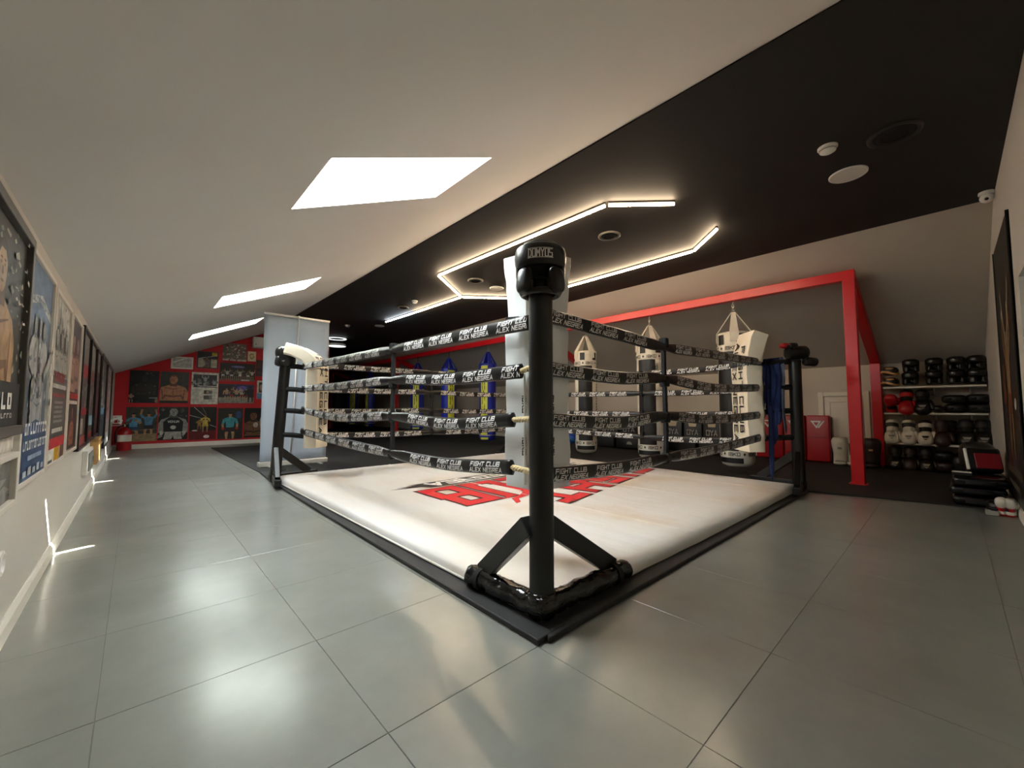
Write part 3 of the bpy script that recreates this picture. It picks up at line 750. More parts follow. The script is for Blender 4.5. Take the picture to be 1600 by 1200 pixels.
# headgear ------------------------------------------------------------
def headgear(loc, rz, label, mats=None, text=None, scale=1., group=None, tilt=0.):
    m = mats or LEATH
    t = thing('headgear', loc, label, 'headgear', group)
    a, b, h = .100, .098, .135      # half width, half depth, half height; local -y is the face
    def surf(u, v, k=1.):           # u: angle 0..1 around from the face, v: 0 bottom..1 top
        an = 2*math.pi*u; z = -h+2*h*v
        f = 1.0
        if v > .72: f = math.sqrt(max(0, 1-((v-.72)/.30)**2))*.98+.02
        if v < .35: f = 1-.42*((.35-v)/.35)**1.6
        x = a*f*math.sin(an); y = -b*f*math.cos(an)
        return Vector((x*k, y*k, z+h+.0))
    NU, NV = 40, 20; mb = MB(); idx = {}
    def open_(u, v):
        d = min(u, 1-u)
        if .30 < v < .575 and d < .185: return True            # eye slot
        if .16 < v <= .30 and d < .05: return True            # nose and mouth
        if v < .09: return True                             # neck
        if v > .93: return True                               # crown opening
        if .30 < v < .40 and .235 < d < .27: return True        # ear hole
        return False
    for i in range(NU):
        for j in range(NV):
            if open_((i+.5)/NU if i < NU/2 else (i+.5)/NU, (j+.5)/NV): continue
            ids = []
            for (p, q) in ((i, j), (i+1, j), (i+1, j+1), (i, j+1)):
                key = (p % NU, q)
                if key not in idx: idx[key] = len(mb.v); mb.v.append(surf(p/NU, q/NV))
                ids.append(idx[key])
            mb.f.append(tuple(ids)); mb.m.append(0)
    sh = obj('shell', mb, m, t, smooth=True, local=True)
    md = sh.modifiers.new('solid', 'SOLIDIFY'); md.thickness = .026; md.offset = -.2
    md = sh.modifiers.new('sub', 'SUBSURF'); md.levels = md.render_levels = 1
    pth = [surf(-.22+.44*k/14, .70, 1.02) for k in range(15)]
    obj('brow_pad', MB().tube(pth, [.014]*15, 12, ry=[.050]*15), m, t, smooth=True, local=True)
    for s in (-1, 1):
        c = surf(s*.125, .30, 1.0); obj('cheek_pad', MB().ball((c.x, c.y, c.z), (.040, .022, .058), 16, 12, p=.7, R=Rz(s*.75) @ Rx(-.12)), m, t, smooth=True, local=True)
    obj('chin_strap', MB().tube([surf(-.16+.32*k/10, .13, 1.06) for k in range(11)], .014, 10), m, t, smooth=True, local=True)
    if text:
        mb = MB(); n = len(text); wd = .0165
        def on(x, z):
            u = x/(2*math.pi*.100); p = surf(u, z, 1.0); return p+Vector((p.x, p.y*1.0, 0)).normalized()*.0200
        q, W = text_quads(text, .13, .0105, .0045, .0, 0)
        x = -W/2
        for ch in text:
            for (a0, b0_, c0, d0) in G.get(ch, []):
                xa, xb, za, zb = x+a0*.0105, x+c0*.0105, .625+b0_*.12, .625+d0*.12
                dx, dz = xb-xa, (zb-za)*2*h; L = math.hypot(dx, dz); tx, tz = dx/L, dz/L; hw = .0019
                mb.poly([on(xa+sx*tx*hw-sn*tz*hw, za+(sx*tz*hw+sn*tx*hw)/(2*h)) if e else on(xb+sx*tx*hw-sn*tz*hw, zb+(sx*tz*hw+sn*tx*hw)/(2*h)) for e, sx, sn in ((1,-1,-1),(0,1,-1),(0,1,1),(1,-1,1))])
            x += .0150
        for z in (.605, .758):
            for k in range(8):
                xa, xb = -W/2-.004+(W+.008)*k/8, -W/2-.004+(W+.008)*(k+1)/8
                mb.poly([on(xa, z), on(xb, z), on(xb, z+.009), on(xa, z+.009)])
        tag(obj('headgear_lettering', mb, mat('silver_print', 'd6d6d2', .4), t, local=True), kind='stuff')
    t.rotation_euler = (tilt, 0, rz); t.scale = (scale,)*3
    return t
az = math.atan2(PX0, PY0)
hg = headgear((PX0-.0, PY0-.0, 1.365), -az, 'black padded headgear with silver lettering on top of the nearest post', text='DOMYOS')
headgear((PX0+.03, PY1, 1.385), -2.05, 'black headgear hanging sideways on the left corner post', scale=1.02)

# rolled foam pieces on the right post and hand wraps beside it
def roll(c, ax, L, R, label, m):
    t = thing('foam_roll', c, label, 'roll', 'rolls lying on the right corner post')
    C0 = Vector(c); A = Vector(ax).normalized(); a, b = C0-A*L/2, C0+A*L/2
    obj('roll_body', MB().tube([a, a+A*.012, b-A*.012, b], [R*.9, R, R, R*.9], 20), m, t, smooth=True, angle=50)
    n = 40; pts = []
    x = A.cross(Vector((0, 0, 1))).normalized(); y = x.cross(A)
    for e in (a-A*.002, b+A*.002):
        obj('spiral_end', MB().tube([e+x*(math.cos(k*.55)*R*(.15+.72*k/n))+y*(math.sin(k*.55)*R*(.15+.72*k/n)) for k in range(n)], .0035, 6), mat('roll_edge', '2e2c2c', .6), t, smooth=True)
    return t
roll((PX1+.01, PY0-.075-.02, 1.505), (.75, -.66, .05), .20, .074, 'black rolled foam pad lying on top of the right corner post', LEATHD)
roll((PX1+.085, PY0-.075-.125, 1.405), (.75, -.66, -.1), .12, .05, 'small black roll hanging below the larger roll on the right post', LEATHD)
t = thing('boxing_glove', (PX1-.11, PY0-.075+.07, 1.58), 'red and black glove lying over the roll on the right corner post', 'glove')
obj('fist', MB().ball((PX1-.10, PY0-.075+.06, 1.58), (.065, .045, .03), 16, 10, p=.85, R=Rz(-.5)), REDL, t, smooth=True)
obj('thumb', MB().ball((PX1-.12, PY0-.075+.02, 1.57), (.035, .018, .016), 10, 8, R=Rz(-.3)), LEATH, t, smooth=True)
obj('cuff', MB().tube([(PX1-.04, PY0-.075+.03, 1.582), (PX1+.03, PY0-.075-.005, 1.588)], [.032, .036], 12), LEATH, t, smooth=True)
# hand wraps draped over the top arm of the right post
A0 = Vector((PX1-.03, PY0-.04, 1.435)); A1 = Vector((nR[0], nR[1], 1.405))
def wrap(f, z0, z1, m, label, wd=.045, sway=.02):
    p = A0.lerp(A1, f); t = thing('hand_wrap', (p.x, p.y, z0), label, 'hand wrap', 'hand wraps hanging at the right post')
    d = (A1-A0).normalized(); nr = Vector((0, 0, 1)).cross(d)
    if nr.y > 0: nr = -nr
    for side, zb in ((1, z0), (-1, z1)):
        top = p+Vector((0, 0, .034)); n = 22
        def fn(u, v):
            z = top.z+(zb-top.z)*u; k = min(1, u*8)
            tw = .9*noise.noise((f*31, side*3, u*3.2)); ww = wd*(.55+.45*abs(math.cos(tw*2.2)))*(1 if u < .93 else 1-(u-.93)/.07*.7)
            return top+nr*(side*(.030*k+.012*noise.noise((u*4, f*20, 2))))+d*((v-.5)*ww+sway*noise.noise((u*2.4, f*17, side)))+nr*((v-.5)*.02*math.sin(tw*5))+Vector((0, 0, z-top.z))
        obj('wrap_tail', MB().grid(fn, n, 3), m, t, smooth=True, solid=.003)
wrap(.30, .62, .78, GREYBLUE, 'grey blue hand wrap hanging nearest the right corner post', .04)
wrap(.50, .72, .95, BLUEF, 'wide dark blue hand wrap hanging in the middle of the bunch', .075)
wrap(.64, .50, .80, BLUEF, 'long blue hand wrap hanging second nearest the right corner pad', .06)
wrap(.78, .12, .85, BLUEF, 'longest blue hand wrap reaching down to the canvas by the right post', .05)
wrap(.90, .95, .88, BLUEF, 'narrow blue hand wrap hanging right beside the right corner pad', .035)

# ================================================================== CEILING FIXTURES
led = thing('ceiling_led_light', (4.05, 4.0, ZC-.03), 'warm white LED tube lamp in a hexagon with a tail on the black ceiling', 'lamp')
LP = {'A': (3.66, 1.67), 'B': (3.20, 2.13), 'C': (3.15, 4.97), 'D': (4.07, 5.68), 'E': (4.95, 5.0), 'G': (4.94, 2.05), 'H': (4.50, 1.61), 'I': (4.055, 7.30), 'J': (4.03, 8.5)}
for a, b, cool in (('A','B',0),('B','C',0),('C','D',0),('D','E',0),('E','G',0),('G','H',0),('D','I',0),('I','J',1)):
    p, q = Vector((*LP[a], ZC-.032)), Vector((*LP[b], ZC-.032)); d = (q-p).normalized()
    o = obj('led_tube', MB().tube([p+d*.02, q-d*.02], .0135, 10), LEDC if cool else LEDW, led, smooth=True)
    if cool: o['label'] = 'cool white tube at the far end'
    obj('tube_holder', MB().bar(p+d*.015+Vector((0, 0, .024)), q-d*.015+Vector((0, 0, .024)), .022, .014), mat('led_holder', '3a3630', .5), led)
def at_ceiling(u, v): p = on_z(u, v, ZC); return p
def disc_speaker(u, v, R, label):
    p = at_ceiling(u, v); t = thing('ceiling_speaker', (p.x, p.y, ZC-.012), label, 'speaker')
    obj('rim', MB().lathe([(R, 0), (R, -.008), (R-.006, -.012), (R-.014, -.009)], 36, (p.x, p.y, ZC)), WHITEP, t, smooth=True, angle=40)
    obj('grille', MB().lathe([(0, -.010), (R-.014, -.009)], 36, (p.x, p.y, ZC)), mat('speaker_grille', 'd8d4ca', .6, bump=.4, bscale=500), t, smooth=True)
def downlight(u, v, R, label, rim):
    p = at_ceiling(u, v); t = thing('ceiling_vent', (p.x, p.y, ZC-.02), label, 'vent')
    obj('rim', MB().lathe([(R, 0), (R, -.010), (R-.012, -.018), (R-.03, -.012), (R-.034, -.002)], 36, (p.x, p.y, ZC)), rim, t, smooth=True, angle=45)
    obj('inner_cone', MB().lathe([(R-.034, -.003), (R*.52, -.020), (R*.5, -.012), (0, -.010)], 30, (p.x, p.y, ZC)), BLKF, t, smooth=True, angle=45)
GREYRIM = mat('grey_rim', '6f6a62', .45); DARKRIM = mat('dark_rim', '23211f', .5)
disc_speaker(1325, 272, .13, 'round white ceiling speaker nearest the security camera'); disc_speaker(776, 450, .115, 'round white ceiling speaker inside the far end of the LED hexagon')
disc_speaker(593, 509, .11, 'round white ceiling speaker far back beside the cool white tube')
downlight(952, 368, .125, 'grey rimmed round air vent in the middle of the LED hexagon', GREYRIM)
downlight(743, 438, .12, 'grey rimmed round air vent at the far corner of the LED hexagon', GREYRIM)
downlight(630, 480, .11, 'round air vent beside the tail of the LED lamp', GREYRIM)
downlight(1397, 209, .15, 'black round air vent nearest the front wall', DARKRIM)
def smoke(u, v, R, label):
    p = at_ceiling(u, v); t = thing('smoke_detector', (p.x, p.y, ZC-.05), label, 'smoke detector')
    obj('base_plate', MB().lathe([(R, 0), (R, -.012), (R*.9, -.018)], 28, (p.x, p.y, ZC)), WHITEP, t, smooth=True, angle=40)
    obj('sensor_head', MB().lathe([(R*.86, -.016), (R*.82, -.034), (R*.5, -.046), (0, -.048)], 28, (p.x, p.y, ZC)), WHITEP, t, smooth=True, angle=50)
    obj('slot', MB().lathe([(R*.845, -.020), (R*.85, -.027), (R*.835, -.030)], 28, (p.x, p.y, ZC)), GREYP, t, smooth=True)
smoke(1293, 230, .062, 'white smoke detector beside the nearest ceiling speaker'); smoke(648, 470, .055, 'white smoke detector above the tail of the LED lamp'); smoke(543, 508, .06, 'white smoke detector far back above the banner stand')
p = at_ceiling(1541, 300); t = thing('security_camera', (p.x, p.y, ZC-.09), 'white dome security camera where the black ceiling meets the front wall', 'camera')
obj('mount', MB().lathe([(.05, 0), (.052, -.02), (.046, -.03)], 24, (p.x, p.y, ZC)), WHITEP, t, smooth=True, angle=40)
obj('camera_body', MB().ball((p.x, p.y, ZC-.055), (.046, .046, .044), 20, 14), WHITEP, t, smooth=True)
ld = (CAM-Vector((p.x, p.y, ZC-.06))); ld.z -= .3; ld.normalize(); c = Vector((p.x, p.y, ZC-.06))
obj('lens_housing', MB().tube([c+ld*.03, c+ld*.062], [.026, .022], 18), WHITEP, t, smooth=True, angle=40)
obj('lens', MB().tube([c+ld*.0625, c+ld*.065], .013, 16), LEATH, t, smooth=True, angle=40)
p = on_z(526, 541, 2.60)
t = thing('pendant_lamp', (p.x, p.y, 2.60), 'round white pendant lamp far back beside the banner stand', 'lamp')
obj('diffuser', MB().lathe([(0, 2.60), (.23, 2.602), (.235, 2.61)], 32, (p.x, p.y, 0)), LAMPM, t, smooth=True, angle=40)
obj('lamp_shade', MB().lathe([(.24, 2.60), (.245, 2.63), (.23, 2.66), (.03, 2.67)], 32, (p.x, p.y, 0)), WHITEP, t, smooth=True, angle=40)
obj('upper_ring', MB().lathe([(.20, 2.80), (.25, 2.80), (.25, 2.815), (.20, 2.815)], 32, (p.x, p.y, 0)), LAMPM, t, smooth=True, angle=40)
mb = MB()
for k in range(3): a = k*2.094; mb.tube([(p.x+.15*math.cos(a), p.y+.15*math.sin(a), 2.66), (p.x+.15*math.cos(a), p.y+.15*math.sin(a), ZC)], .003, 6)
obj('suspension', mb, CHROME, t)

# ================================================================== RED BAG FRAME
XF, ZB0, ZB1 = 6.25, 2.43, 2.55
fr = thing('bag_frame', (XF, .76, .012), 'red steel frame of posts and beams carrying the punching bags', 'frame')
obj('main_beam', MB().box((XF, (.70+19.6)/2, (ZB0+ZB1)/2), (.12, 18.9, ZB1-ZB0)), REDM, fr, bevel=.006)
for y in (.76, 5.9, 12.3, 18.3):
    obj('post', MB().box((XF, y, (ZB0+.012)/2+.006), (.12, .12, ZB0-.014)), REDM, fr, bevel=.006)
    if y < 1: obj('wall_post', MB().box((8.42, y, .83), (.12, .12, 1.636)), REDM, fr, bevel=.006)
    obj('rafter', MB().bar((XF+.05, y, 2.47), (8.44, y, 1.62), .115, .13), REDM, fr, bevel=.006)
    obj('base_plate', MB().box((XF, y, .016), (.17, .17, .008)), REDM, fr, bevel=.002)

# ================================================================== PUNCHING BAGS
def bag(y, zb, style, label, turn=0., r=.205, top=1.97):
    t = thing('punching_bag', (XF, y, zb), label, 'punching bag', 'white and black bags on the red frame' if style == 'w' else 'blue and yellow bags on the red frame')
    a0 = math.atan2(-y, -XF)+turn                     # azimuth that faces the camera
    C0 = Vector((XF, y, 0)); H = top
    base = {'w': WHL, 'b': BLUEB, 'k': LEATHD}[style]
    obj('body', MB().lathe([(0, zb), (r*.6, zb+.008), (r*.9, zb+.04), (r, zb+.10), (r, H-.04), (r*.97, H-.012), (r*.90, H), (r*.5, H+.012), (0, H+.014)], 32, C0), base, t, smooth=True, angle=60)
    R = r+.003
    def patch(name, d0, d1, z0, z1, m, rr=R): return obj(name, MB().lathe([(rr, z0), (rr, z1)], 14, C0, a0=a0+math.radians(d0), a1=a0+math.radians(d1)), m, t, smooth=True)
    def ring_text(txt, z, h, d0, d1, m, rr):
        mb = MB(); q, W = text_quads(txt, h, h*.72, h*.28, h*.17)
        for f in q: mb.poly([C0+Vector((rr*math.cos(a), rr*math.sin(a), z+p.y)) for p in f for a in (a0+math.radians(d0)+(p.x/W)*math.radians(d1-d0),)])
        return tag(obj('bag_lettering', mb, m, t), kind='stuff')
    def vert_text(txt, deg, ztop, h, sw, adv, m, rr, wd):
        mb = MB(); q, W = text_quads(txt, h, wd, adv, sw)
        for f in q: mb.poly([C0+Vector((rr*math.cos(a), rr*math.sin(a), ztop-p.x)) for p in f for a in (a0+math.radians(deg)+(p.y-h/2)/rr,)])
        return tag(obj('bag_lettering', mb, m, t), kind='stuff')
    strapm = {'w': WHL, 'b': BLUEB, 'k': BLKF}[style]
    apex = C0+Vector((0, 0, 2.275))
    for k in range(4):
        a = a0+.22+k*math.pi/2; e = Vector((math.cos(a), math.sin(a), 0)); tn = Vector((-e.y, e.x, 0))
        mb = MB(); w0, w1 = .058, .026; P = [(r+.007, H-.14, w0), (r+.004, H-.01, w0), (.030, 2.265, w1)]
        for (ra, za, wa), (rb, zb_, wb) in zip(P, P[1:]):
            p, q = C0+e*ra+Vector((0, 0, za)), C0+e*rb+Vector((0, 0, zb_))
            n = tn.cross(q-p).normalized()*.004
            for sg in (1, -1): mb.poly([p-tn*wa+n*sg, p+tn*wa+n*sg, q+tn*wb+n*sg, q-tn*wb+n*sg][::sg])
            mb.poly([p+tn*wa+n, p+tn*wa-n, q+tn*wb-n, q+tn*wb+n]); mb.poly([p-tn*wa-n, p-tn*wa+n, q-tn*wb+n, q-tn*wb-n])
        obj('strap', mb, strapm, t)
    mb = MB()
    for k, z in enumerate((2.285, 2.325, 2.365, 2.405)):
        n = 14; ax = Vector((1, 0, 0)) if k % 2 else Vector((0, 1, 0))
        mb.tube([C0+Vector((0, 0, z))+ax*(.013*math.cos(2*math.pi*i/n))+Vector((0, 0, .026*math.sin(2*math.pi*i/n))) for i in range(n)], .0045, 6, closed=True)
    obj('chain', mb, CHROME, t, smooth=True)
    if style == 'w':
        patch('black_panel', -62, 16, zb+.24, H-.285, LEATHD); patch('black_panel', 110, 230, zb+.24, H-.285, LEATHD)
        for d in (-38, 30): patch('shoulder_patch', d-12, d+14, H-.18, H-.04, LEATHD, R+.004)
        patch('black_panel', -75, 30, zb+.075, zb+.145, LEATHD)
        patch('logo_band', -100, 100, H-.275, H-.195, WHL, R+.009); patch('logo_band', -100, 100, zb+.16, zb+.235, WHL, R+.002)
        ring_text('IBKO * IBKO * IBKO', H-.26, .05, -85, 85, LETK, R+.0115); ring_text('IBKO * IBKO * IBKO', zb+.172, .05, -85, 85, LETK, R+.0045)
        vert_text('IBKO', 22, H-.36, .05, .010, .02, LETK, R+.002, .045)
        mb = MB()
        for k in range(26):
            z = zb+.28+k*.052
            if z > H-.34: break
            for s in (0,):
                a = a0+math.radians(52); b = a0+math.radians(60); mb.tube([C0+Vector((R*math.cos(a), R*math.sin(a), z)), C0+Vector((R*math.cos(b), R*math.sin(b), z+.02))], .006, 6)
        obj('lacing', mb, BLKF, t)
    elif style == 'b':
        patch('yellow_panel', -60, -8, zb+.16, H-.06, YELB); patch('yellow_panel', 110, 165, zb+.16, H-.06, YELB)
        patch('yellow_panel', -62, -2, zb+.045, zb+.13, YELB, r*.985)
        patch('logo_band', -100, 100, zb+.135, zb+.158, WHL, R+.001)
        vert_text('KNOCKOUT', -36, H-.20, .075, .017, .03, LETK, R+.002, .085)
        ring_text('KNOCKOUT * KNOCKOUT', zb+.139, .016, -80, 80, LETK, R+.003)
    else:
        patch('logo_band', -100, 100, H-.30, H-.24, GREYP, R+.002)
    return t
bag(2.06, .07, 'w', 'white and black punching bag behind the right corner pad, nearest to the shelves', -.2, .215)
bag(3.36, .07, 'w', 'white and black punching bag in the middle, behind the rear right strap', .1, .213)
bag(4.68, .06, 'w', 'white and black punching bag just right of the nearest ring post', .35, .20)
bag(7.60, .11, 'b', 'blue and yellow punching bag just left of the nearest corner pad', .10, .198)
bag(9.27, .28, 'b', 'blue bag with a yellow right edge, second left of the nearest corner pad', .95, .205)
bag(10.95, .23, 'b', 'blue and yellow punching bag beside the red frame post', .35, .20)
bag(14.32, .21, 'b', 'blue punching bag far back with its yellow stripe at the left edge', -.35, .17)
bag(15.95, .23, 'b', 'yellow fronted punching bag far back, second from the left corner pad', .55, .20)
bag(17.6, .23, 'k', 'plain black punching bag farthest back, beside the left corner pad', .3, .19)

# ================================================================== BANNER STAND
bL, bR = on_z(402, 733, .0), on_z(513, 724, .0); yB = 7.05
xa, xb = 1.372, 2.36; bz = 2.36
t = thing('banner_stand', ((xa+xb)/2, yB, .012), 'tall grey roll up banner seen from behind next to the left ring post', 'banner')
def fn(u, v):
    x = xa+.02+(xb-xa-.04)*u; return (x, yB+.012*math.sin(u*5)*math.sin(v*3), .07+(bz-.10)*v)
obj('banner_sheet', MB().grid(fn, 12, 16), BANNER, t, smooth=True, solid=.002)
obj('top_rail', MB().box(((xa+xb)/2, yB, bz-.012), (xb-xa-.02, .03, .035)), ALU, t, bevel=.005)
obj('base', MB().box(((xa+xb)/2, yB+.02, .05), (xb-xa, .12, .075)), ALU, t, bevel=.012)
mb = MB()
for x in (xa+.15, xb-.15): mb.box((x, yB-.02, .006+.012), (.05, .38, .012))
obj('foot', mb, ALU, t, bevel=.003)
obj('support_pole', MB().tube([(1.80, yB-.05, .085), (1.865, yB-.03, bz-.02)], .011, 12), mat('pole_silver', 'dedfdd', .3, .5), t, smooth=True)
obj('pole_hook', MB().box((1.866, yB-.02, bz-.005), (.03, .035, .03)), ALU, t, bevel=.003)

# ================================================================== FIRE EXTINGUISHER AND RED WALL
ex, ey = XL+.20, YB-.22
t = thing('fire_extinguisher', (ex, ey, 0), 'red fire extinguisher standing in the corner of the red wall', 'fire extinguisher')
obj('cylinder', MB().lathe([(0, 0), (.115, 0), (.122, .012), (.122, .37), (.105, .43), (.06, .47), (.03, .48), (.03, .50)], 28, (ex, ey, 0)), mat('extinguisher_red', 'a90d12', .25, coat=.5), t, smooth=True, angle=50)
obj('label_sheet', MB().lathe([(.1235, .19), (.1235, .33)], 14, (ex, ey, 0), a0=math.radians(-150), a1=math.radians(-20)), WHITE, t, smooth=True)
obj('valve', MB().tube([(ex, ey, .49), (ex, ey, .555)], .024, 12), CHROME, t, smooth=True, angle=40)
obj('handle', MB().bar((ex-.02, ey, .56), (ex+.10, ey-.03, .60), .02, .012).bar((ex-.02, ey, .575), (ex+.11, ey-.03, .635), .02, .012), BLKM, t)
obj('hose', MB().tube(catmull([Vector(p) for p in ((ex, ey, .53), (ex-.09, ey-.05, .50), (ex-.14, ey-.06, .38), (ex-.135, ey-.06, .16))], 6), .014, 8), BLKF, t, smooth=True)

# flat print built from layered shapes ---------------------------------
def R4(x0, y0, x1, y1): return [(x0, y0), (x1, y0), (x1, y1), (x0, y1)]
def EL(cx, cy, rx, ry, n=16): return [(cx+rx*math.cos(2*math.pi*i/n), cy+ry*math.sin(2*math.pi*i/n)) for i in range(n)]
def rows(x0, x1, y, h, n, col, seed=1):
    rd = random.Random(seed); it = []; w = (x1-x0)/n
    for k in range(n):
        x = x0+k*w; m = rd.choice((0, 1, 2))
        it.append((R4(x+w*.1, y, x+w*.32, y+h), col))
        if m != 1: it.append((R4(x+w*.32, y+h*.75, x+w*.8, y+h), col))
        if m != 0: it.append((R4(x+w*.32, y, x+w*.8, y+h*.25), col))
        if m == 2: it.append((R4(x+w*.6, y, x+w*.8, y+h), col))
    return it
def limb(x0, y0, x1, y1, w0, w1):
    dx, dy = x1-x0, y1-y0; L = math.hypot(dx, dy) or 1; nx_, ny_ = -dy/L, dx/L
    return [(x0-nx_*w0, y0-ny_*w0), (x1-nx_*w1, y1-ny_*w1), (x1+nx_*w1, y1+ny_*w1), (x0+nx_*w0, y0+ny_*w0)]
def print_on(parent, o, xd, yd, nrm, W, H, items, name='print'):
    o, xd, yd, nrm = Vector(o), Vector(xd), Vector(yd), Vector(nrm); mb = MB(); ms = []; mi = {}
    for k, it in enumerate(items):
        col = it[-1]
        if col not in mi: mi[col] = len(ms); ms.append(ink(col))
        z = .0006+.00007*k
        if it[0] == 'T':
            _, txt, cx, cy, h, _c = it
            put_text(mb, txt, o+xd*(cx*W)+yd*(cy*H)+nrm*z, xd, yd, h*H, w=h*H*.55, sw=h*H*.17, m=mi[col])
        else:
            P = [o+xd*(max(0, min(1, x))*W)+yd*(max(0, min(1, y))*H)+nrm*z for x, y in it[0]]
            mb.poly(P, mi[col])
    return tag(obj(name, mb, ms, parent), kind='stuff')
def fighter(cx, by, h, a, skin, shorts, top=None, glove='8a1414', shoe=None, arms='guard'):
    """standing figure, height h in panel heights, a = panel height / width"""
    X = lambda x: cx+x*h*a; Y = lambda y: by+y*h; it = []
    P = lambda pts, c: it.append(([(X(x), Y(y)) for x, y in pts], c))
    for s in (-1, 1):
        P(limb(s*.06, .46, s*.10, .24, .055, .04), skin); P(limb(s*.10, .25, s*.09, .03, .042, .026), skin); P(limb(s*.09, .02, s*.13, .02, .022, .016), shoe or skin)
    P([(-.125, .50), (.125, .50), (.15, .33), (.02, .33), (0, .40), (-.02, .33), (-.15, .33)], shorts)
    P([(-.105, .48), (.105, .48), (.125, .66), (.165, .79), (.05, .84), (-.05, .84), (-.165, .79), (-.125, .66)], top or skin)
    for s in (-1, 1):
        if arms == 'guard': j = ((s*.16, .77), (s*.20, .60), (s*.07, .73))
        elif arms == 'up': j = ((s*.16, .78), (s*.25, .92), (s*.21, 1.10))
        else: j = ((s*.16, .77), (s*.21, .60), (s*.20, .44))
        P(limb(*j[0], *j[1], .042, .034), skin if not top else top); P(limb(*j[1], *j[2], .034, .026), skin); P(EL(0+j[2][0], j[2][1], .045, .042, 10), glove)
    P(limb(0, .82, 0, .88, .04, .035), skin); P(EL(0, .925, .052, .07, 12), skin)
    P([(-.052, .94), (.052, .94), (.045, .985), (0, 1.0), (-.045, .985)], '1c1512')
    return it
def bust(cx, by, h, a, skin, dark, hair='18120f', pec=True):
    X = lambda x: cx+x*h*a; Y = lambda y: by+y*h; it = []
    P = lambda pts, c: it.append(([(X(x), Y(y)) for x, y in pts], c))
    P([(-.44, 0), (.44, 0), (.47, .34), (.36, .50), (.12, .60), (-.12, .60), (-.36, .50), (-.47, .34)], skin)
    if pec:
        P([(-.30, .02), (-.27, .22), (-.05, .20), (0, .16), (.05, .20), (.27, .22), (.30, .02), (.22, .16), (0, .12), (-.22, .16)], dark)
        P(limb(-.33, .42, -.30, .05, .012, .02), dark); P(limb(.33, .42, .30, .05, .012, .02), dark); P(limb(0, .45, 0, .18, .008, .012), dark)
        P(limb(-.25, .49, 0, .44, .006, .012), dark); P(limb(.25, .49, 0, .44, .006, .012), dark)
    P(limb(0, .55, 0, .70, .11, .10), dark); P(EL(0, .80, .12, .17, 18), skin)
    P([(-.12, .84), (-.10, .95), (0, .985), (.10, .95), (.12, .84), (.06, .91), (-.06, .91)], hair)
    for s in (-1, 1): P(EL(s*.048, .815, .022, .010, 8), dark); P(limb(s*.025, .845, s*.075, .845, .007, .005), hair)
    P([(-.015, .80), (.015, .80), (.022, .745), (-.022, .745)], dark); P(EL(0, .705, .042, .010, 8), dark)
    return it
def crowd(n, y0, y1, cols, seed, r=.02, a=1.):
    rd = random.Random(seed); it = []
    for k in range(n):
        x, y = rd.random(), y0+(y1-y0)*rd.random(); c = rd.choice(cols)
        it.append((limb(x, y-.06, x, y, r*a*1.2, r*a), rd.choice(cols))); it.append((EL(x, y+.02, r*.7*a, r*.9, 8), c))
    return it
def specks(n, cols, seed, s=.02, y0=0, y1=1, x0=0, x1=1):
    rd = random.Random(seed); it = []
    for k in range(n):
        x, y = x0+(x1-x0)*rd.random(), y0+(y1-y0)*rd.random(); w, h = s*(.3+rd.random()), s*(.3+rd.random()*1.4); t = rd.random()*1.2-.6
        it.append(([(x-w, y), (x+t*w, y-h*.5), (x+w, y+t*h*.3), (x-t*w, y+h*.6)], rd.choice(cols)))
    return it
def picture_back(q, items, label, bg='141312', frame=None, fw=.015, cat='picture', thick=.018, name='wall_picture', dv=5):
    """picture on the red wall from its pixel box"""
    u0, v0, u1, v1 = q; a = on_y(u0, v0+dv, YB); b = on_y(u1, v1+dv, YB); x0, x1, z0, z1 = a.x, b.x, b.z, a.z; W, H = x1-x0, z1-z0
    t = thing(name, ((x0+x1)/2, YB-thick, z0), label, cat, None)
    obj('board', MB().box(((x0+x1)/2, YB-thick/2, (z0+z1)/2), (W, thick, H)), ink(bg), t)
    if items: print_on(t, (x0, YB-thick, z0), (1, 0, 0), (0, 0, 1), (0, -1, 0), W, H, [(R4(0, 0, 1, 1), bg)]+items(H/W))
    if frame:
        mb = MB(); d = thick+.006
        for s in (x0+fw/2, x1-fw/2): mb.box((s, YB-d/2, (z0+z1)/2), (fw, d, H))
        for s in (z0+fw/2, z1-fw/2): mb.box(((x0+x1)/2, YB-d/2, s), (W-2*fw, d, fw))
        obj('frame', mb, frame, t)
    return t
def q3(x0, y0, x1, y1): s = 5.219; return (160+x0/s, 480+y0/s, 160+x1/s, 480+y1/s)
SK, SKD = 'b07650', '6d4029'
picture_back(q3(225, 485, 452, 755), lambda a: bust(.5, .25, .62, a, '26211f', '15110f')+fighter(.08, .0, .3, a, '8d7a68', '2c2c30')+specks(14, ['4c4640', '2c3040'], 3, .05)+[(R4(.68, .14, .98, .17), '8a8a86'), (EL(.94, .06, .06, .07), '8e6a50')], 'dark photo print of a fighter with raised arms, upper left on the red wall', '0b0b10')
picture_back(q3(477, 497, 695, 757), lambda a: bust(.46, .08, .84, a, SK, SKD, '7a4c34')+[(R4(0, 0, 1, .07), '2b2622')], 'photo print of a bare chested bald man, upper row of the red wall', '33332c')
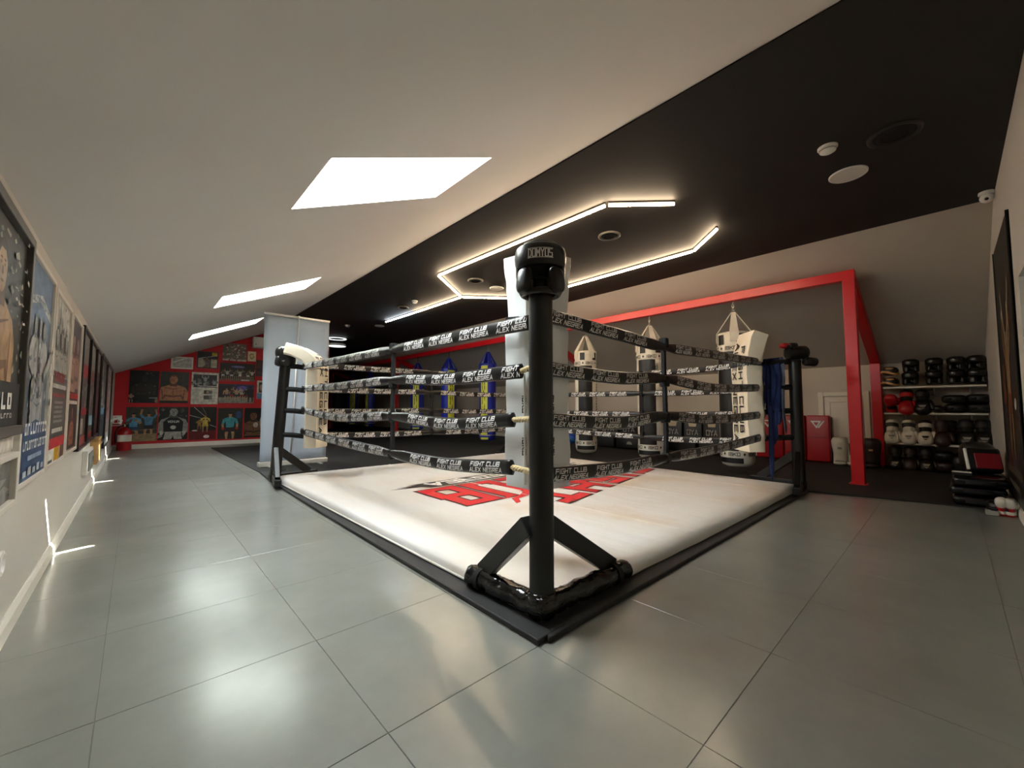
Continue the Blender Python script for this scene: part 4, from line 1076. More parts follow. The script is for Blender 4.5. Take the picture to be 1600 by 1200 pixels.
picture_back(q3(730, 502, 938, 765), lambda a: [(R4(.06, .58, .94, .93), '2a2a2c')]+fighter(.5, .56, .33, a, '9a9a98', '44444a', arms='up')+crowd(14, .60, .76, ['6d6d6d', '9c9c9c', '3a3a3a'], 4, .04, a)+[(R4(.06, .53, .94, .555), '1c1c1c'), (R4(.46, .32, .78, .44), '3a342e'), (R4(.46, .15, .78, .28), '54524e'), (EL(.6, .38, .05, .05), 'b9a58e')]+[(R4(.06+c*.3, .05+k*.027, .3+c*.3, .06+k*.027), 'b0aca2') for k in range(16) for c in range(3) if not (c > 0 and k > 2 and c < 2)], 'newspaper page print with photos and columns, upper row of the red wall', 'dfdccf')
picture_back(q3(197, 788, 438, 1062), lambda a: [(R4(0, 0, 1, .22), '8d7c58')]+fighter(.24, .05, .78, a, 'a97a58', '28415e', '4d8fb4', '8a6a4a')+fighter(.72, .12, .72, a, 'a97a58', '20242c', '47799c', '8a6a4a', arms='up')+[(limb(.0, .30, 1, .36, .006, .006), '8a7a60'), (limb(0, .16, 1, .20, .006, .006), '6d6250')], 'photo print of two men in light blue shirts, lower left on the red wall', '3c3a32')
picture_back(q3(462, 788, 690, 1050), lambda a: specks(18, ['5d5d5a', '3c3c3a', '8a8a86'], 9, .09)+bust(.5, .22, .80, a, '8c8c88', '4a4a48', '3a3a3a', False)+[([(.18, .25), (.82, .25), (.84, .55), (.66, .68), (.34, .68), (.16, .55)], '121212'), ('T', 'VENUM', .5, .52, .07, 'd2d2ce'), (EL(.5, .38, .10, .06), 'b8b8b4'), ([(.24, .25), (.76, .25), (.82, .02), (.55, .02), (.5, .12), (.45, .02), (.18, .02)], 'a4a4a0'), (EL(.12, .22, .06, .07), 'b0b0ac'), (EL(.88, .22, .06, .07), 'b0b0ac')], 'black and white photo print of a fighter in a printed black shirt', '1a1a1a')
picture_back(q3(715, 788, 922, 1048), lambda a: [(R4(0, 0, 1, .28), '5d0d10'), (limb(.15, 1, .55, .72, .012, .006), 'b8b4ac'), (limb(.45, 1, .62, .75, .008, .005), '8d8a84'), (limb(0, .75, .5, .64, .012, .006), '9a968e'), (limb(.75, .45, 1, .37, .008, .01), '9a9a96'), (EL(.64, .09, .11, .05), 'd9d4cc'), (EL(.2, .28, .10, .02), 'c4b8b0')]+fighter(.58, .22, .55, a, '8a6a40', 'b09a3a', 'c9b24a', '6d5030')+fighter(.36, .30, .34, a, '7a5a36', '8a6c28', '96782e', '5d4426'), 'photo print of a fighter in yellow on a red floor under light beams', '0d0a0a')
picture_back(q3(946, 796, 1138, 1042), lambda a: [(EL(.82, .78, .13, .12), '274a78')]+fighter(.48, -.08, .94, a, 'b08a68', '2c2a2a', '3f9aac', 'b02a22', arms='down'), 'photo print of a man in a turquoise shirt with hanging arms, lower row', '2b2a26')
picture_back(q3(1160, 796, 1300, 1030), lambda a: bust(.5, .05, .86, a, '6d4a34', '38241a', '120e0c')+[(EL(.62, .42, .14, .09), 'b0a698'), (EL(.95, .5, .12, .2), '8a8078')], 'photo print of a brown skinned fighter with raised fists, beside the banner', '0c0a0a')
picture_back(q3(562, 373, 738, 482), lambda a: [(R4(.06, .10, .94, .9), 'b9b9b4'), ([(.06, .55), (.6, .9), (.75, .9), (.06, .42)], 'e6e6e2')], 'small framed certificate with a pale sheet, highest left on the red wall', 'c6c6c2', WHITE, .03)
picture_back(q3(775, 330, 940, 478), lambda a: [(R4(0, .45, 1, 1), '1b1a18'), (R4(.70, .75, .95, 1), 'c0a020'), (EL(.18, .3, .2, .28), 'b4aa90'), (R4(.66, .0, .95, .55), 'b9b094'), (limb(0, .55, 1, .8, .012, .012), 'dcdad6')]+fighter(.46, .0, .7, a, '8a6a50', '6d6a60', '55524a'), 'small glossy framed photo with a yellow flag, above the newspaper page', '4a4a40', BLKM, .02)
picture_back(q3(985, 262, 1172, 420), lambda a: crowd(60, .15, .92, ['8d2a24', 'a8a49c', '4c4844', '6d5f52', 'c8c4ba'], 12, .035, a)+[(R4(0, 0, 1, .10), 'bab6ac'), (R4(.25, 0, .30, .10), '8a2018'), (R4(.55, 0, .6, .10), '8a2018')], 'photo print of a large team group, topmost on the red wall', '6a625a')
picture_back(q3(1185, 333, 1250, 418), lambda a: [(EL(.5, .5, .3, .32), '9a8450'), (EL(.5, .5, .18, .2), 'c8b88c')], 'small cream framed emblem under the air conditioner', 'd8cca8', mat('cream_frame', 'd4c69c', .5), .02)
picture_back(q3(960, 424, 1240, 582), lambda a: [(R4(0, 0, 1, .12), '6a5a50'), (EL(.5, .8, .2, .06), '6a6aa0'), (R4(.1, .02, .3, .09), 'a03028'), (R4(.6, .02, .85, .09), 'b8b4b0')]+[f for k in range(8) for f in fighter(.09+k*.118, .10, .52, a, '9a7a60', ['c8c8c4', '2c2c30'][k % 2], ['3c4a30', 'b0aca4', '2c2c2c'][k % 3], arms=['guard', 'up', 'down'][k % 3])], 'wide photo print of a row of people standing on a stage', '191a1c')
picture_back(q3(950, 598, 1230, 757), lambda a: [(R4(0, 0, 1, .30), '8d8c80'), (R4(.4, .6, 1, 1), '2c2a58'), (EL(.65, .8, .16, .12), '5c50a8')]+[(limb(k*.13, 0, k*.11+.1, .3, .006, .004), '5c5c54') for k in range(9)]+[f for k in range(5) for f in fighter(.22+k*.14, .14, .66, a, 'b08a6c', ['20303c', '8a2a24'][k % 2], [None, '2c2c2c', None, 'a8a49c', '16161a'][k], arms=['down', 'guard', 'up', 'guard', 'down'][k])]+fighter(.9, .02, .9, a, '2a2620', '14141a', '16161c', arms='down'), 'wide photo print of fighters under violet light, beside the newspaper page', '23242a')
picture_back(q3(1256, 405, 1330, 540), lambda a: [(R4(0, .3, 1, .5), '2c2022')], 'dark framed picture half hidden by the banner', '4a2a26', BLKM, .02)
picture_back(q3(1262, 572, 1330, 722), lambda a: [(R4(0, 0, 1, .3), '5a88a8'), (R4(.2, .35, .7, .9), '2c2c2c'), (EL(.45, .62, .15, .18), 'a88a74')], 'small poster with a blue foot half hidden by the banner', 'b9b2a8')
# sign above the extinguisher
picture_back(q3(72, 858, 156, 940), lambda a: [(R4(.05, .05, .95, .2), 'b02018'), ([(.3, .28), (.62, .28), (.62, .7), (.52, .86), (.4, .86), (.3, .7)], 'c01a1a'), (R4(.70, .3, .86, .6), '3a3a3a')], 'small white sign with a red extinguisher symbol in the corner of the red wall', 'e2ded8', cat='sign', name='wall_sign', thick=.004)
# air conditioner
a = on_y(393.5, 527, YB); t = thing('air_conditioner', (2.75, YB-.2, a.z-.28), 'white wall air conditioner high on the red wall beside the banner', 'air conditioner')
x0, z1 = a.x, a.z; obj('housing', MB().box((x0+.42, YB-.10, z1-.14), (.84, .20, .28)), WHITEP, t, bevel=.03, seg=4)
obj('air_flap', MB().box((x0+.42, YB-.203, z1-.235), (.76, .012, .05)), WHITEP, t, bevel=.004)
obj('display', MB().lathe([(0, 0), (.014, 0), (.016, .004)], 14, (x0+.06, YB-.204, z1-.2), R=Rx(math.pi/2)), GREYP, t)

# ================================================================== POSTERS ON THE LEFT WALL
def poster_left(y0, y1, z0, z1, items, label, bg, frame, fw=.02, ft=.022, name='wall_poster'):
    t = thing(name, (XL+.01, (y0+y1)/2, z0), label, 'poster'); W, H = y1-y0, z1-z0; th = .010
    obj('board', MB().box((XL+th/2, (y0+y1)/2, (z0+z1)/2), (th, W-.004, H-.004)), ink(bg), t)
    # seen from the room (+x side) with y to the right
    print_on(t, (XL+th, y0, z0), (0, 1, 0), (0, 0, 1), (1, 0, 0), W, H, [(R4(0, 0, 1, 1), bg)]+items(H/W))
    if frame:
        mb = MB()
        for s in (y0+fw/2, y1-fw/2): mb.box((XL+ft/2, s, (z0+z1)/2), (ft, fw, H))
        for s in (z0+fw/2, z1-fw/2): mb.box((XL+ft/2, (y0+y1)/2, s), (ft, W-2*fw, fw))
        obj('frame', mb, frame, t, bevel=.003)
    return t
FRB = mat('black_frame', '161412', .3); FRW = mat('white_frame', 'd8d0c2', .4); FRG = mat('grey_frame', '55504a', .35)
poster_left(1.42, 2.46, .80, 1.565, lambda a: specks(70, ['8e8a80', '5c5850', 'b0a898'], 21, .028)+bust(.60, .20, .66, a, 'a88560', '6b4c34', '2a1c12')+[(R4(0, 0, 1, .25), '2b2a26')]+rows(.2, .85, .125, .075, 8, 'e2ded4', 3)+rows(.2, .84, .085, .022, 16, 'c8c4ba', 4)+specks(40, ['bcb4a4', '6a645a'], 22, .02, .5, 1, .7, 1), 'large black framed poster of a bare chested man, nearest on the left wall', '3c3a34', FRG, .035, .03)
poster_left(2.475, 3.135, .575, 1.555, lambda a: [(R4(0, .72, 1, 1), '5a6e8c'), ([(0, .80), (.55, .86), (1, .80), (1, .76), (.5, .82), (0, .76)], 'c2c4c0')]+rows(.08, .95, .80, .035, 14, '5a6478', 5)+[f for q in (.34, .66, .5) for f in bust(q, .50, .26, a, 'a9a8a4', '6c6c70', '77777a', False)]+bust(.5, .32, .34, a, 'a9a8a4', '5c5c60', '77777a')+bust(.5, .20, .32, a, '9a9a98', '4c5058', '3a3c42')+[(limb(.0, .60, .35, .46, .035, .02), 'a4a4a0'), (limb(1, .60, .65, .46, .035, .02), 'a4a4a0'), ([(0, 0), (1, 0), (1, .24), (.5, .28), (0, .24)], '2c4a70')]+rows(.14, .96, .215, .05, 9, 'e4e4e0', 6)+rows(.10, .97, .15, .04, 14, 'e4e4e0', 7)+[(R4(.25, .105, .75, .125), '8a9cb4')]+[(R4(.12+k*.16, .04, .22+k*.16, .065+.01*(k % 2)), 'b8c0c8') for k in range(5)]+specks(40, ['b4b4b2', '6a6e78', '88909c'], 31, .035, .28, .62), 'blue and grey poster of two boxers back to back, second on the left wall', '5c6470', FRW, .022)
poster_left(3.185, 3.90, .578, 1.54, lambda a: [(R4(0, .78, 1, 1), 'b4b0a6')]+specks(30, ['8d8a82', 'cfcbc2', '5c5a54'], 41, .05, .72, 1)+[f for k in range(3) for f in bust(.25+.25*k, .48, .34, a, 'a8a49c', '5c5852', '2c2a28')]+[(R4(0, 0, 1, .52), '54504c'), ('T', 'SUPERKOMBAT', .5, .49, .055, 'b02028'), (R4(.1, .45, .9, .475), 'b8b4ac'), (R4(.15, .40, .85, .42), '8a3a38')]+[(R4(.25, .36-k*.028, .75, .375-k*.028), '8d8882') for k in range(5)]+[(R4(.2, .19, .8, .215), 'cfcac0'), (R4(0, 0, 1, .15), 'e2ded2'), (R4(0, .10, 1, .16), 'b8182a'), (R4(.38, .01, .68, .10), 'e0a81c'), (R4(.72, .01, .98, .10), '6d4a3a'), (R4(.08, .02, .3, .04), '3a3a3a'), (R4(0, 0, 1, .012), '1c1c1c')], 'poster with three grey fighters over red lettering, third on the left wall', '6a665e', FRW, .022)
poster_left(3.96, 4.655, .58, 1.545, lambda a: bust(.35, .45, .45, a, 'b08a78', '5c3c30')+bust(.68, .48, .42, a, 'a07868', '4c3028')+[(R4(0, 0, 1, .44), '2a1c1c'), (R4(0, .40, 1, .44), 'a81c1c'), (R4(.1, .36, .9, .385), 'c8c0b8')]+bust(.5, .06, .30, a, 'b06a50', '5a2c20')+[(R4(.15, .015, .85, .035), 'b8aca4')], 'dark red poster of two fighters face to face, fourth on the left wall', '3a2a2c', FRW, .02)
poster_left(4.69, 5.47, .555, 1.565, lambda a: [(R4(0, .70, 1, 1), '77726c'), (R4(.05, .60, .95, .72), '8a1c22')]+specks(40, ['5a544e', '8d867c', '3a3532'], 51, .06, .28, .6)+[(R4(0, .28, 1, .34), '8a1418'), (R4(0, 0, 1, .10), 'a03a30'), (R4(.1, .12, .6, .25), 'b0a290')], 'black framed event poster with a red band, fifth on the left wall', '3c3634', FRB, .03, .03)
poster_left(5.48, 6.27, .565, 1.56, lambda a: [(R4(0, .72, 1, 1), '827c76'), (R4(.1, .6, .9, .7), '6d2024')]+specks(30, ['6a645c', '2a2624', '9a948a'], 61, .06, .2, .6)+[(R4(.1, .16, .9, .26), '7fa0b0'), (R4(0, 0, 1, .10), '8d2a24'), (R4(.2, .35, .5, .5), 'a09488')], 'black framed event poster with a pale blue strip, sixth on the left wall', '4a4440', FRB, .03, .03)
poster_left(6.28, 7.05, .57, 1.565, lambda a: [(R4(0, .75, 1, 1), '8a8480')]+bust(.5, .3, .5, a, '6d2c30', '3c1418')+specks(20, ['8a3036', '2c1416'], 71, .07), 'dark red framed poster, seventh on the left wall', '4a181c', FRB, .03, .03)
poster_left(7.06, 8.45, .42, 1.57, lambda a: bust(.45, .45, .5, a, 'b8b2aa', '5a5450')+[(R4(0, 0, 1, .34), '2a3440'), (R4(.1, .34, .9, .42), '7ab0d0')]+specks(40, ['c8c4bc', '3c3834'], 81, .05), 'wide framed poster with pale fighters and a blue strip, eighth on the left wall', '5a5652', FRB, .035, .035)
poster_left(8.50, 10.2, .30, 1.58, lambda a: bust(.5, .35, .6, a, 'b88a88', '6d3c44')+specks(40, ['d0bcb8', '6a4a4c', 'a05a60'], 91, .06)+[(R4(.2, .02, .8, .16), 'c8d0cc')], 'pinkish white poster farthest back on the left wall', 'b4a09c', FRB, .03, .03)
# small white framed pictures below the nearest poster
poster_left(1.66, 2.42, .745, .792, lambda a: [(R4(.05, .2, .95, .8), 'd6d0c4')], 'pale strip picture directly below the nearest poster', 'cfc9bd', None)
poster_left(1.60, 2.43, .535, .735, lambda a: specks(20, ['9a968e', '4c4a46', '77746e'], 95, .12)+[(R4(.1, .1, .9, .3), '8a867e')], 'low white framed picture under the nearest poster', '6a6862', FRW, .022, .028)
# boxes low on the left wall
t = thing('electric_box', (XL+.02, 5.85, .21), 'white electrical cabinet low on the left wall below the fifth poster', 'box')
obj('box_body', MB().box((XL+.02, 5.80, .385), (.04, .62, .23)), WHITEP, t, bevel=.006)
obj('box_door', MB().box((XL+.044, 5.80, .385), (.010, .48, .17)), mat('smoked_panel', '8d918c', .2), t, bevel=.003)
obj('latch', MB().box((XL+.051, 6.0, .385), (.008, .03, .06)), GREYP, t, bevel=.002)
t = thing('wooden_box', (XL+.05, 6.85, .23), 'light wooden box fixed low on the left wall under the seventh poster', 'box')
obj('box_body', MB().box((XL+.03, 6.72, .41), (.06, .66, .26)), WOOD, t, bevel=.006)
obj('lid', MB().box((XL+.033, 6.72, .547), (.066, .68, .016)), WOOD, t, bevel=.004)
t = thing('wall_hook', (XL, 10.6, .60), 'white curved hose hook on the left wall near the extinguisher', 'hook')
obj('hook_arm', MB().tube(catmull([Vector(p) for p in ((XL, 10.6, .64), (XL+.10, 10.6, .70), (XL+.16, 10.6, .66), (XL+.14, 10.6, .60))], 6), .022, 10), WHITEP, t, smooth=True)
obj('hook_plate', MB().box((XL+.006, 10.6, .63), (.012, .10, .14)), WHITEP, t, bevel=.004)
# round white wall vent at the very left
p = on_x(-4, 882, XL); t = thing('wall_socket', (XL+.01, p.y, p.z), 'round white socket low on the left wall at the picture edge', 'socket')
obj('socket_ring', MB().lathe([(.045, 0), (.045, .012), (.034, .014), (.03, .006), (0, .006)], 24, (XL, p.y, p.z), R=Ry(math.pi/2)), WHITEP, t, smooth=True, angle=40)
obj('socket_hole', MB().lathe([(.006, .0075), (0, .0075)], 10, (XL, p.y+.01, p.z), R=Ry(math.pi/2)), BLKF, t)

# ================================================================== GEAR ALONG THE RIGHT WALL
yat = lambda u, x: on_x(u, 640, x).y
def shield(y0, y1, x, h, th, lean, m, label, group, emblem=None, seam=True, z0=.013):
    c = Vector((x, (y0+y1)/2, z0)); t = thing('kick_shield', c, label, 'kick shield', group)
    R = Ry(lean); W = abs(y1-y0)-.012
    obj('cushion', MB().box(c+R @ Vector((0, 0, h/2)), (th, W, h), R=R), m, t, bevel=.022, seg=3, smooth=True)
    side = MB()
    for s in (-1, 1): side.box(c+R @ Vector((th*.30, s*(W/2-.004), h/2)), (th*.5, .012, h*.94), R=R)
    obj('side_binding', side, BLKF, t, bevel=.004)
    if seam: obj('seam', MB().box(c+R @ Vector((-th/2-.001, 0, h*.52)), (.006, W*.94, .008), R=R), BLKF if m is not REDL else mat('dark_red', '5a0a0e', .5), t)
    if emblem == 'tri':
        mb = MB(); F = lambda a, b: c+R @ Vector((-th/2-.003, a, b)); zc = h*.80; k = W*.30
        # seen from the room the +y side is on the left
        T3 = [(k, zc+.06), (-k*.55, zc+.06), (k*.15, zc-.07)]; ctr = (sum(p[0] for p in T3)/3, sum(p[1] for p in T3)/3)
        I3 = [(ctr[0]+(p[0]-ctr[0])*.5, ctr[1]+(p[1]-ctr[1])*.5) for p in T3]
        for i in range(3): j = (i+1) % 3; mb.poly([F(*T3[i]), F(*T3[j]), F(*I3[j]), F(*I3[i])])
        mb.poly([F(-k*.75, zc+.06), F(-k, zc+.06), F(-k*.2, zc-.06), F(0, zc-.05)])
        obj('emblem', mb, LETW, t)
    if emblem == 'oxa':
        mb = MB(); o = c+R @ Vector((-th/2-.003, 0, 0)); U = R @ Vector((0, 0, 1)); Yd = Vector((0, -1, 0))
        P = lambda a, b: o+Yd*a+U*b; k = W*.26
        mb.poly([P(-k, h*.86), P(k, h*.86), P(k*.72, h*.665), P(-k*.72, h*.665)])
        obj('emblem', mb, mat('cream_patch', 'c9b79a', .5), t)
        mb = MB(); put_text(mb, 'OYA', o+U*(h*.44), Yd, U, h*.15, W*.15, W*.06, h*.024)
        tag(obj('shield_lettering', mb, mat('grey_print', '9a938a', .5), t), kind='stuff')
    return t
ue = [1296, 1257.5, 1223, 1180]
pos = ('rightmost red kick shield, leaning beside the little hatch door', 'middle red kick shield of the three, half behind the right ring post', 'leftmost red kick shield, behind the hanging blue hand wraps')
for k in range(3):
    shield(yat(ue[k], 8.36)+.0, yat(ue[k+1], 8.36), 8.40, .76, .15, .05, REDL, pos[k], 'red kick shields along the right wall', 'tri')
gs = 'black kick shields standing along the right wall'
uo = (1142, 1111, 1081, 1050, 1016, 982, 950, 920)
lab = ('behind the nearest white bag', 'third right of the middle white bag', 'second right of the middle white bag', 'just right of the middle white bag', 'behind the middle white bag', 'just left of the middle white bag', 'second left of the middle white bag', 'right beside the third white bag')
for k, u in enumerate(uo):
    yc = yat(u, 8.32); hw = abs(yat(u-15, 8.32)-yat(u+15, 8.32))/2
    shield(yc-hw, yc+hw, 8.36, .76, .13, .06, LEATHD, 'black kick shield with pale print, '+lab[k], gs, 'oxa')
gb = 'black cushions lying in front of the standing kick shields'
for k, (u0, u1) in enumerate(((1125, 1093), (1091, 1063), (1040, 1012), (1010, 966), (964, 936))):
    x = 7.98; ya, yb2 = yat(u0, x), yat(u1, x); c = Vector((x, (ya+yb2)/2, .012))
    t = thing('floor_cushion', c, 'low black floor cushion, '+('first', 'second', 'third', 'fourth', 'fifth')[k]+' from the right in front of the black shields', 'cushion', gb)
    obj('cushion_body', MB().box(c+Vector((0, 0, .13)), (.26, abs(yb2-ya)-.02, .25)), LEATHD, t, bevel=.03, seg=3, smooth=True)
    obj('top_seam', MB().box(c+Vector((-.131, 0, .20)), (.004, abs(yb2-ya)-.08, .008)), BLKF, t)
    if k == 3: obj('emblem', MB().poly([c+Vector((-.134, .07-.14*a, b)) for a, b in ((0, .10), (1, .10), (.85, .15), (.5, .165), (.15, .15))]), GREYP, t)
yb_ = yat(894, 8.1); t = thing('exercise_ball', (8.1, yb_, .012), 'small blue ball on the floor left of the third white bag', 'ball')
obj('ball', MB().ball((8.1, yb_, .147), .135, 24, 16), BLUEBALL, t, smooth=True)
obj('ball_stripe', MB().lathe([(.1355, -.012), (.1355, .012)], 24, (8.1, yb_, .147), R=Rx(.5)), mat('green_stripe', '3a8a50', .5), t, smooth=True)

# shin guards in front of the hatch door
def shin(u, x, m, m2, label, h=.42, foot=True):
    y = yat(u, x); c = Vector((x, y, .013)); t = thing('shin_guard', c, label, 'shin guard', 'shin guards standing by the hatch door')
    mb = MB(); n = 14
    prof = [(.075, .02), (.078, .10), (.072, .16), (.085, .22), (.098, .32), (.10, h-.06), (.085, h-.015), (.05, h)]
    for i, (r, z) in enumerate(prof): 
        for j in range(n+1):
            a = math.pi*.12+math.pi*.76*j/n*1.0
            a = math.pi/2+math.pi*.62*(j/n*2-1)
            mb.v.append(c+Vector((-r*.8*math.sin(a)*1.0+.04, r*math.cos(a), z)))
    for i in range(len(prof)-1):
        for j in range(n): k = i*(n+1)+j; mb.f.append((k, k+1, k+n+2, k+n+1)); mb.m.append(0)
    o = obj('shin_pad', mb, m, t, smooth=True); md = o.modifiers.new('solid', 'SOLIDIFY'); md.thickness = .035; md.offset = 0
    obj('foot_flap', MB().ball(c+Vector((-.055, 0, .035)), (.075, .085, .034), 16, 10, p=.8), m, t, smooth=True)
    mb = MB()
    for z in (.14, .30): mb.tube([c+Vector((.05, -.085, z)), c+Vector((.075, 0, z)), c+Vector((.05, .085, z))], .008, 8, ry=.018)
    obj('strap', mb, m2, t, smooth=True)
    mb = MB()
    for a in (-.5, 0, .5):
        if m2 is LEATH and m is WHL and a: mb.bar(c+Vector((-.035-.02*(1-abs(a)), a*.08, .16)), c+Vector((-.055, a*.09, h-.08)), .014, .006, up=(1, 0, 0))
    mb.box(c+Vector((-.048, 0, h*.62)), (.02, .05, .03)); obj('pad_emblem', mb, m2, t)
    return t
shin(1310, 8.12, WHL, GREYP, 'plain white shin guard standing next to the red kick shields')
shin(1331, 8.16, WHL, LEATH, 'white shin guard with black stripes behind the front red post')
shin(1358, 8.08, BROWNL, TANL, 'dark brown shin guard with a tan foot, right of the front red post')

# ------------------------------------------------------------------ wall shelves
SHZ = (.395, .83, 1.21); SY0, SY1 = -.345, .665; SXF = 8.17
for k, z in enumerate(SHZ):
    t = thing('wall_shelf', (8.36, .16, z), ('lowest', 'middle', 'top')[k]+' white wall shelf holding boxing gear in the corner', 'shelf', 'white wall shelves in the corner')
    obj('shelf_board', MB().box(((SXF+XR)/2, (SY0+SY1)/2, z-.0125), (XR-SXF, SY1-SY0, .025)), mat('shelf_white', 'cfcac0', .45), t, bevel=.003)
    for y in (.45, .14, -.2):
        obj('bracket', MB().poly([(XR-.002, y-.008, z-.026), (XR-.25, y-.008, z-.026), (XR-.002, y-.008, z-.14)]).poly([(XR-.002, y+.008, z-.026), (XR-.002, y+.008, z-.14), (XR-.25, y+.008, z-.026)]).poly([(XR-.25, y-.008, z-.026), (XR-.25, y+.008, z-.026), (XR-.002, y+.008, z-.14), (XR-.002, y-.008, z-.14)]), WHITEP, t)
GP = {}
def glove(loc, m, mc, label, group, th=1.1, rz=math.pi, sc=1.3, kind='boxing_glove', logo=None):
    key = (m.name, mc.name, logo)
    if key in GP:
        return dup(GP[key], loc, (0, th, rz), label, sc)
    t = thing(kind, (0, 0, 0), label, 'glove', group)
    def fn(q): k = 1+.10*(q.x/.085); return Vector((q.x, q.y*k, q.z*(1+.06*q.x/.085)))
    obj('fist', MB().ball((.05, 0, 0), (.088, .066, .060), 20, 14, p=.86, fn=fn), m, t, smooth=True)
    obj('thumb', MB().ball((.028, .066, .008), (.060, .023, .026), 14, 10, p=.9, R=Rz(.18)), m, t, smooth=True)
    obj('cuff', MB().tube([(-.015, 0, 0), (-.05, 0, 0), (-.11, 0, .002), (-.145, 0, .002)], [.050, .047, .054, .052], 18, ry=[.045, .042, .048, .046]), mc, t, smooth=True, angle=60)
    obj('wrist_strap', MB().tube([(-.066, 0, 0), (-.112, 0, .001)], [.0535, .057], 18, ry=[.048, .051]), m if mc is not m else mat('strap_dark', '201d1c', .5), t, smooth=True, angle=60)
    if logo:
        mb = MB(); C = Vector((.05, 0, 0))
        for pts in ([(.02, -.03), (.02, .03), (.045, .018), (.045, -.018)], [(.055, -.02), (.055, .02), (.068, 0)]):
            mb.poly([C+Vector((x-.02, y, .0625)) for x, y in pts])
        obj('emblem', mb, logo, t)
    t.location = loc; t.rotation_euler = (0, th, rz); t.scale = (sc,)*3; GP[key] = t
    return t
xg = 8.24
G3 = 'gloves on the lowest shelf'; G2 = 'gloves on the middle shelf'; G0 = 'gloves on the floor under the shelves'
def gy(u): return yat(u, xg)
glove((xg, gy(1392), SHZ[0]+.135), WHL, WHL, 'leftmost plain white boxing glove on the lowest shelf, beside the red post', G3, logo=GREYP)
glove((xg, gy(1418), SHZ[0]+.135), WHL, WHL, 'second plain white boxing glove on the lowest shelf', G3, logo=GREYP)
glove((xg, gy(1444), SHZ[0]+.135), WHL, LEATH, 'white boxing glove with a black cuff, third on the lowest shelf', G3, logo=LEATH)
glove((xg, gy(1470), SHZ[0]+.135), BROWNL, BROWNL, 'brown boxing glove next to the black cuffed white one', G3, sc=1.35)
glove((xg+.17, gy(1484), SHZ[0]+.135), BROWNL, BROWNL, 'second brown boxing glove on the lowest shelf', G3, sc=1.3)
glove((xg, gy(1508), SHZ[0]+.14), LEATH, LEATH, 'black boxing glove with a pale emblem on the lowest shelf', G3, sc=1.4, logo=GREYP)
glove((xg, gy(1535), SHZ[0]+.14), LEATH, LEATH, 'rightmost black boxing glove on the lowest shelf, by the front wall', G3, sc=1.4, logo=GREYP)
glove((xg, gy(1393), SHZ[1]+.135), REDL, LEATH, 'red glove with black cuff, leftmost on the middle shelf', G2, th=-.9, sc=1.15)
glove((xg, gy(1417), SHZ[1]+.135), REDL, LEATH, 'bright red boxing glove with black cuff, second on the middle shelf', G2, sc=1.35)
glove((xg, gy(1442), SHZ[1]+.135), LEATH, LEATH, 'black boxing glove with a pale emblem on the middle shelf', G2, sc=1.35, logo=GREYP)
glove((xg, gy(1466), SHZ[1]+.06), LEATH, LEATH, 'small black glove lying flat on the middle shelf', G2, th=.05, sc=.8)
glove((xg, gy(1395), .14), LEATH, LEATH, 'leftmost black glove with a pale emblem on the floor under the shelves', G0, sc=1.3, logo=GREYP)
glove((xg, gy(1418), .14), BROWNL, LEATH, 'brown and black glove on the floor under the shelves', G0, sc=1.3)
glove((xg, gy(1443), .14), LEATH, LEATH, 'third black glove on the floor under the shelves, with a pale emblem', G0, sc=1.3, logo=GREYP)
# tan striped gloves stacked on the top shelf
for k, z in enumerate((.075, .235)):
    t = thing('focus_mitt', (xg, gy(1394), SHZ[2]+z-.07), ('lower', 'upper')[k]+' tan and black focus mitt stacked at the left end of the top shelf', 'focus mitt')
    c = Vector((xg, gy(1394), SHZ[2]+z))
    obj('pad', MB().ball(c, (.12, .098, .068), 20, 12, p=.85), LEATH, t, smooth=True)
    obj('stripe', MB().tube([c+Vector((-.118*math.cos(a), .100*math.sin(a), -.03+.02*math.sin(a*2))) for a in [(-1.25+2.5*i/14) for i in range(15)]], .012, 8, ry=.018), TANL, t, smooth=True)
    obj('target_patch', MB().ball(c+Vector((-.09, .0, .032)), (.028, .05, .02), 12, 8), TANL, t, smooth=True)
# headgears stacked in twos on the top shelf
proto_h = headgear((xg+.02, gy(1425), SHZ[2]+.002), -math.pi/2, 'black headgear at the bottom of the leftmost stack on the top shelf', scale=.82, group='headgears on the top shelf')
nm = ('leftmost', 'second', 'third', 'rightmost')
for k, u in enumerate((1425, 1462, 1497, 1529)):
    if k: dup(proto_h, (xg+.02, gy(u), SHZ[2]+.002), (0, 0, -math.pi/2+.1*k), 'black headgear at the bottom of the %s stack on the top shelf' % nm[k])
    dup(proto_h, (xg+.04, gy(u)-.01, SHZ[2]+.185), (0, 0, -math.pi/2-.12*k+.1), 'black headgear at the top of the %s stack on the top shelf' % nm[k])
# big black thai pads
def thai(c, s, label, group, rz=0., m=None):
    t = thing('thai_pad', c, label, 'thai pad', group); C = Vector(c)
    obj('pad', MB().ball(C+Vector((0, 0, s[2])), s, 20, 12, p=.6), m or LEATHD, t, smooth=True)
    mb = MB()
    for a in (-.4, .4): mb.tube([C+Vector((-s[0]*.9, s[1]*a-.03, s[2]*1.0)), C+Vector((-s[0]*1.12, s[1]*a, s[2]*1.05)), C+Vector((-s[0]*.9, s[1]*a+.03, s[2]*1.0))], .008, 8, ry=.014)
    obj('strap', mb, BLKF, t, smooth=True)
    return t
gt = 'black thai pads on the middle shelf'
y1, y2 = gy(1494), gy(1531)
thai((8.34, y1, SHZ[1]+.001), (.15, .115, .062), 'black thai pad under another, left pile at the right end of the middle shelf', gt)
thai((8.34, y1+.01, SHZ[1]+.127), (.155, .125, .062), 'black thai pad lying on top of the left pile on the middle shelf', gt)
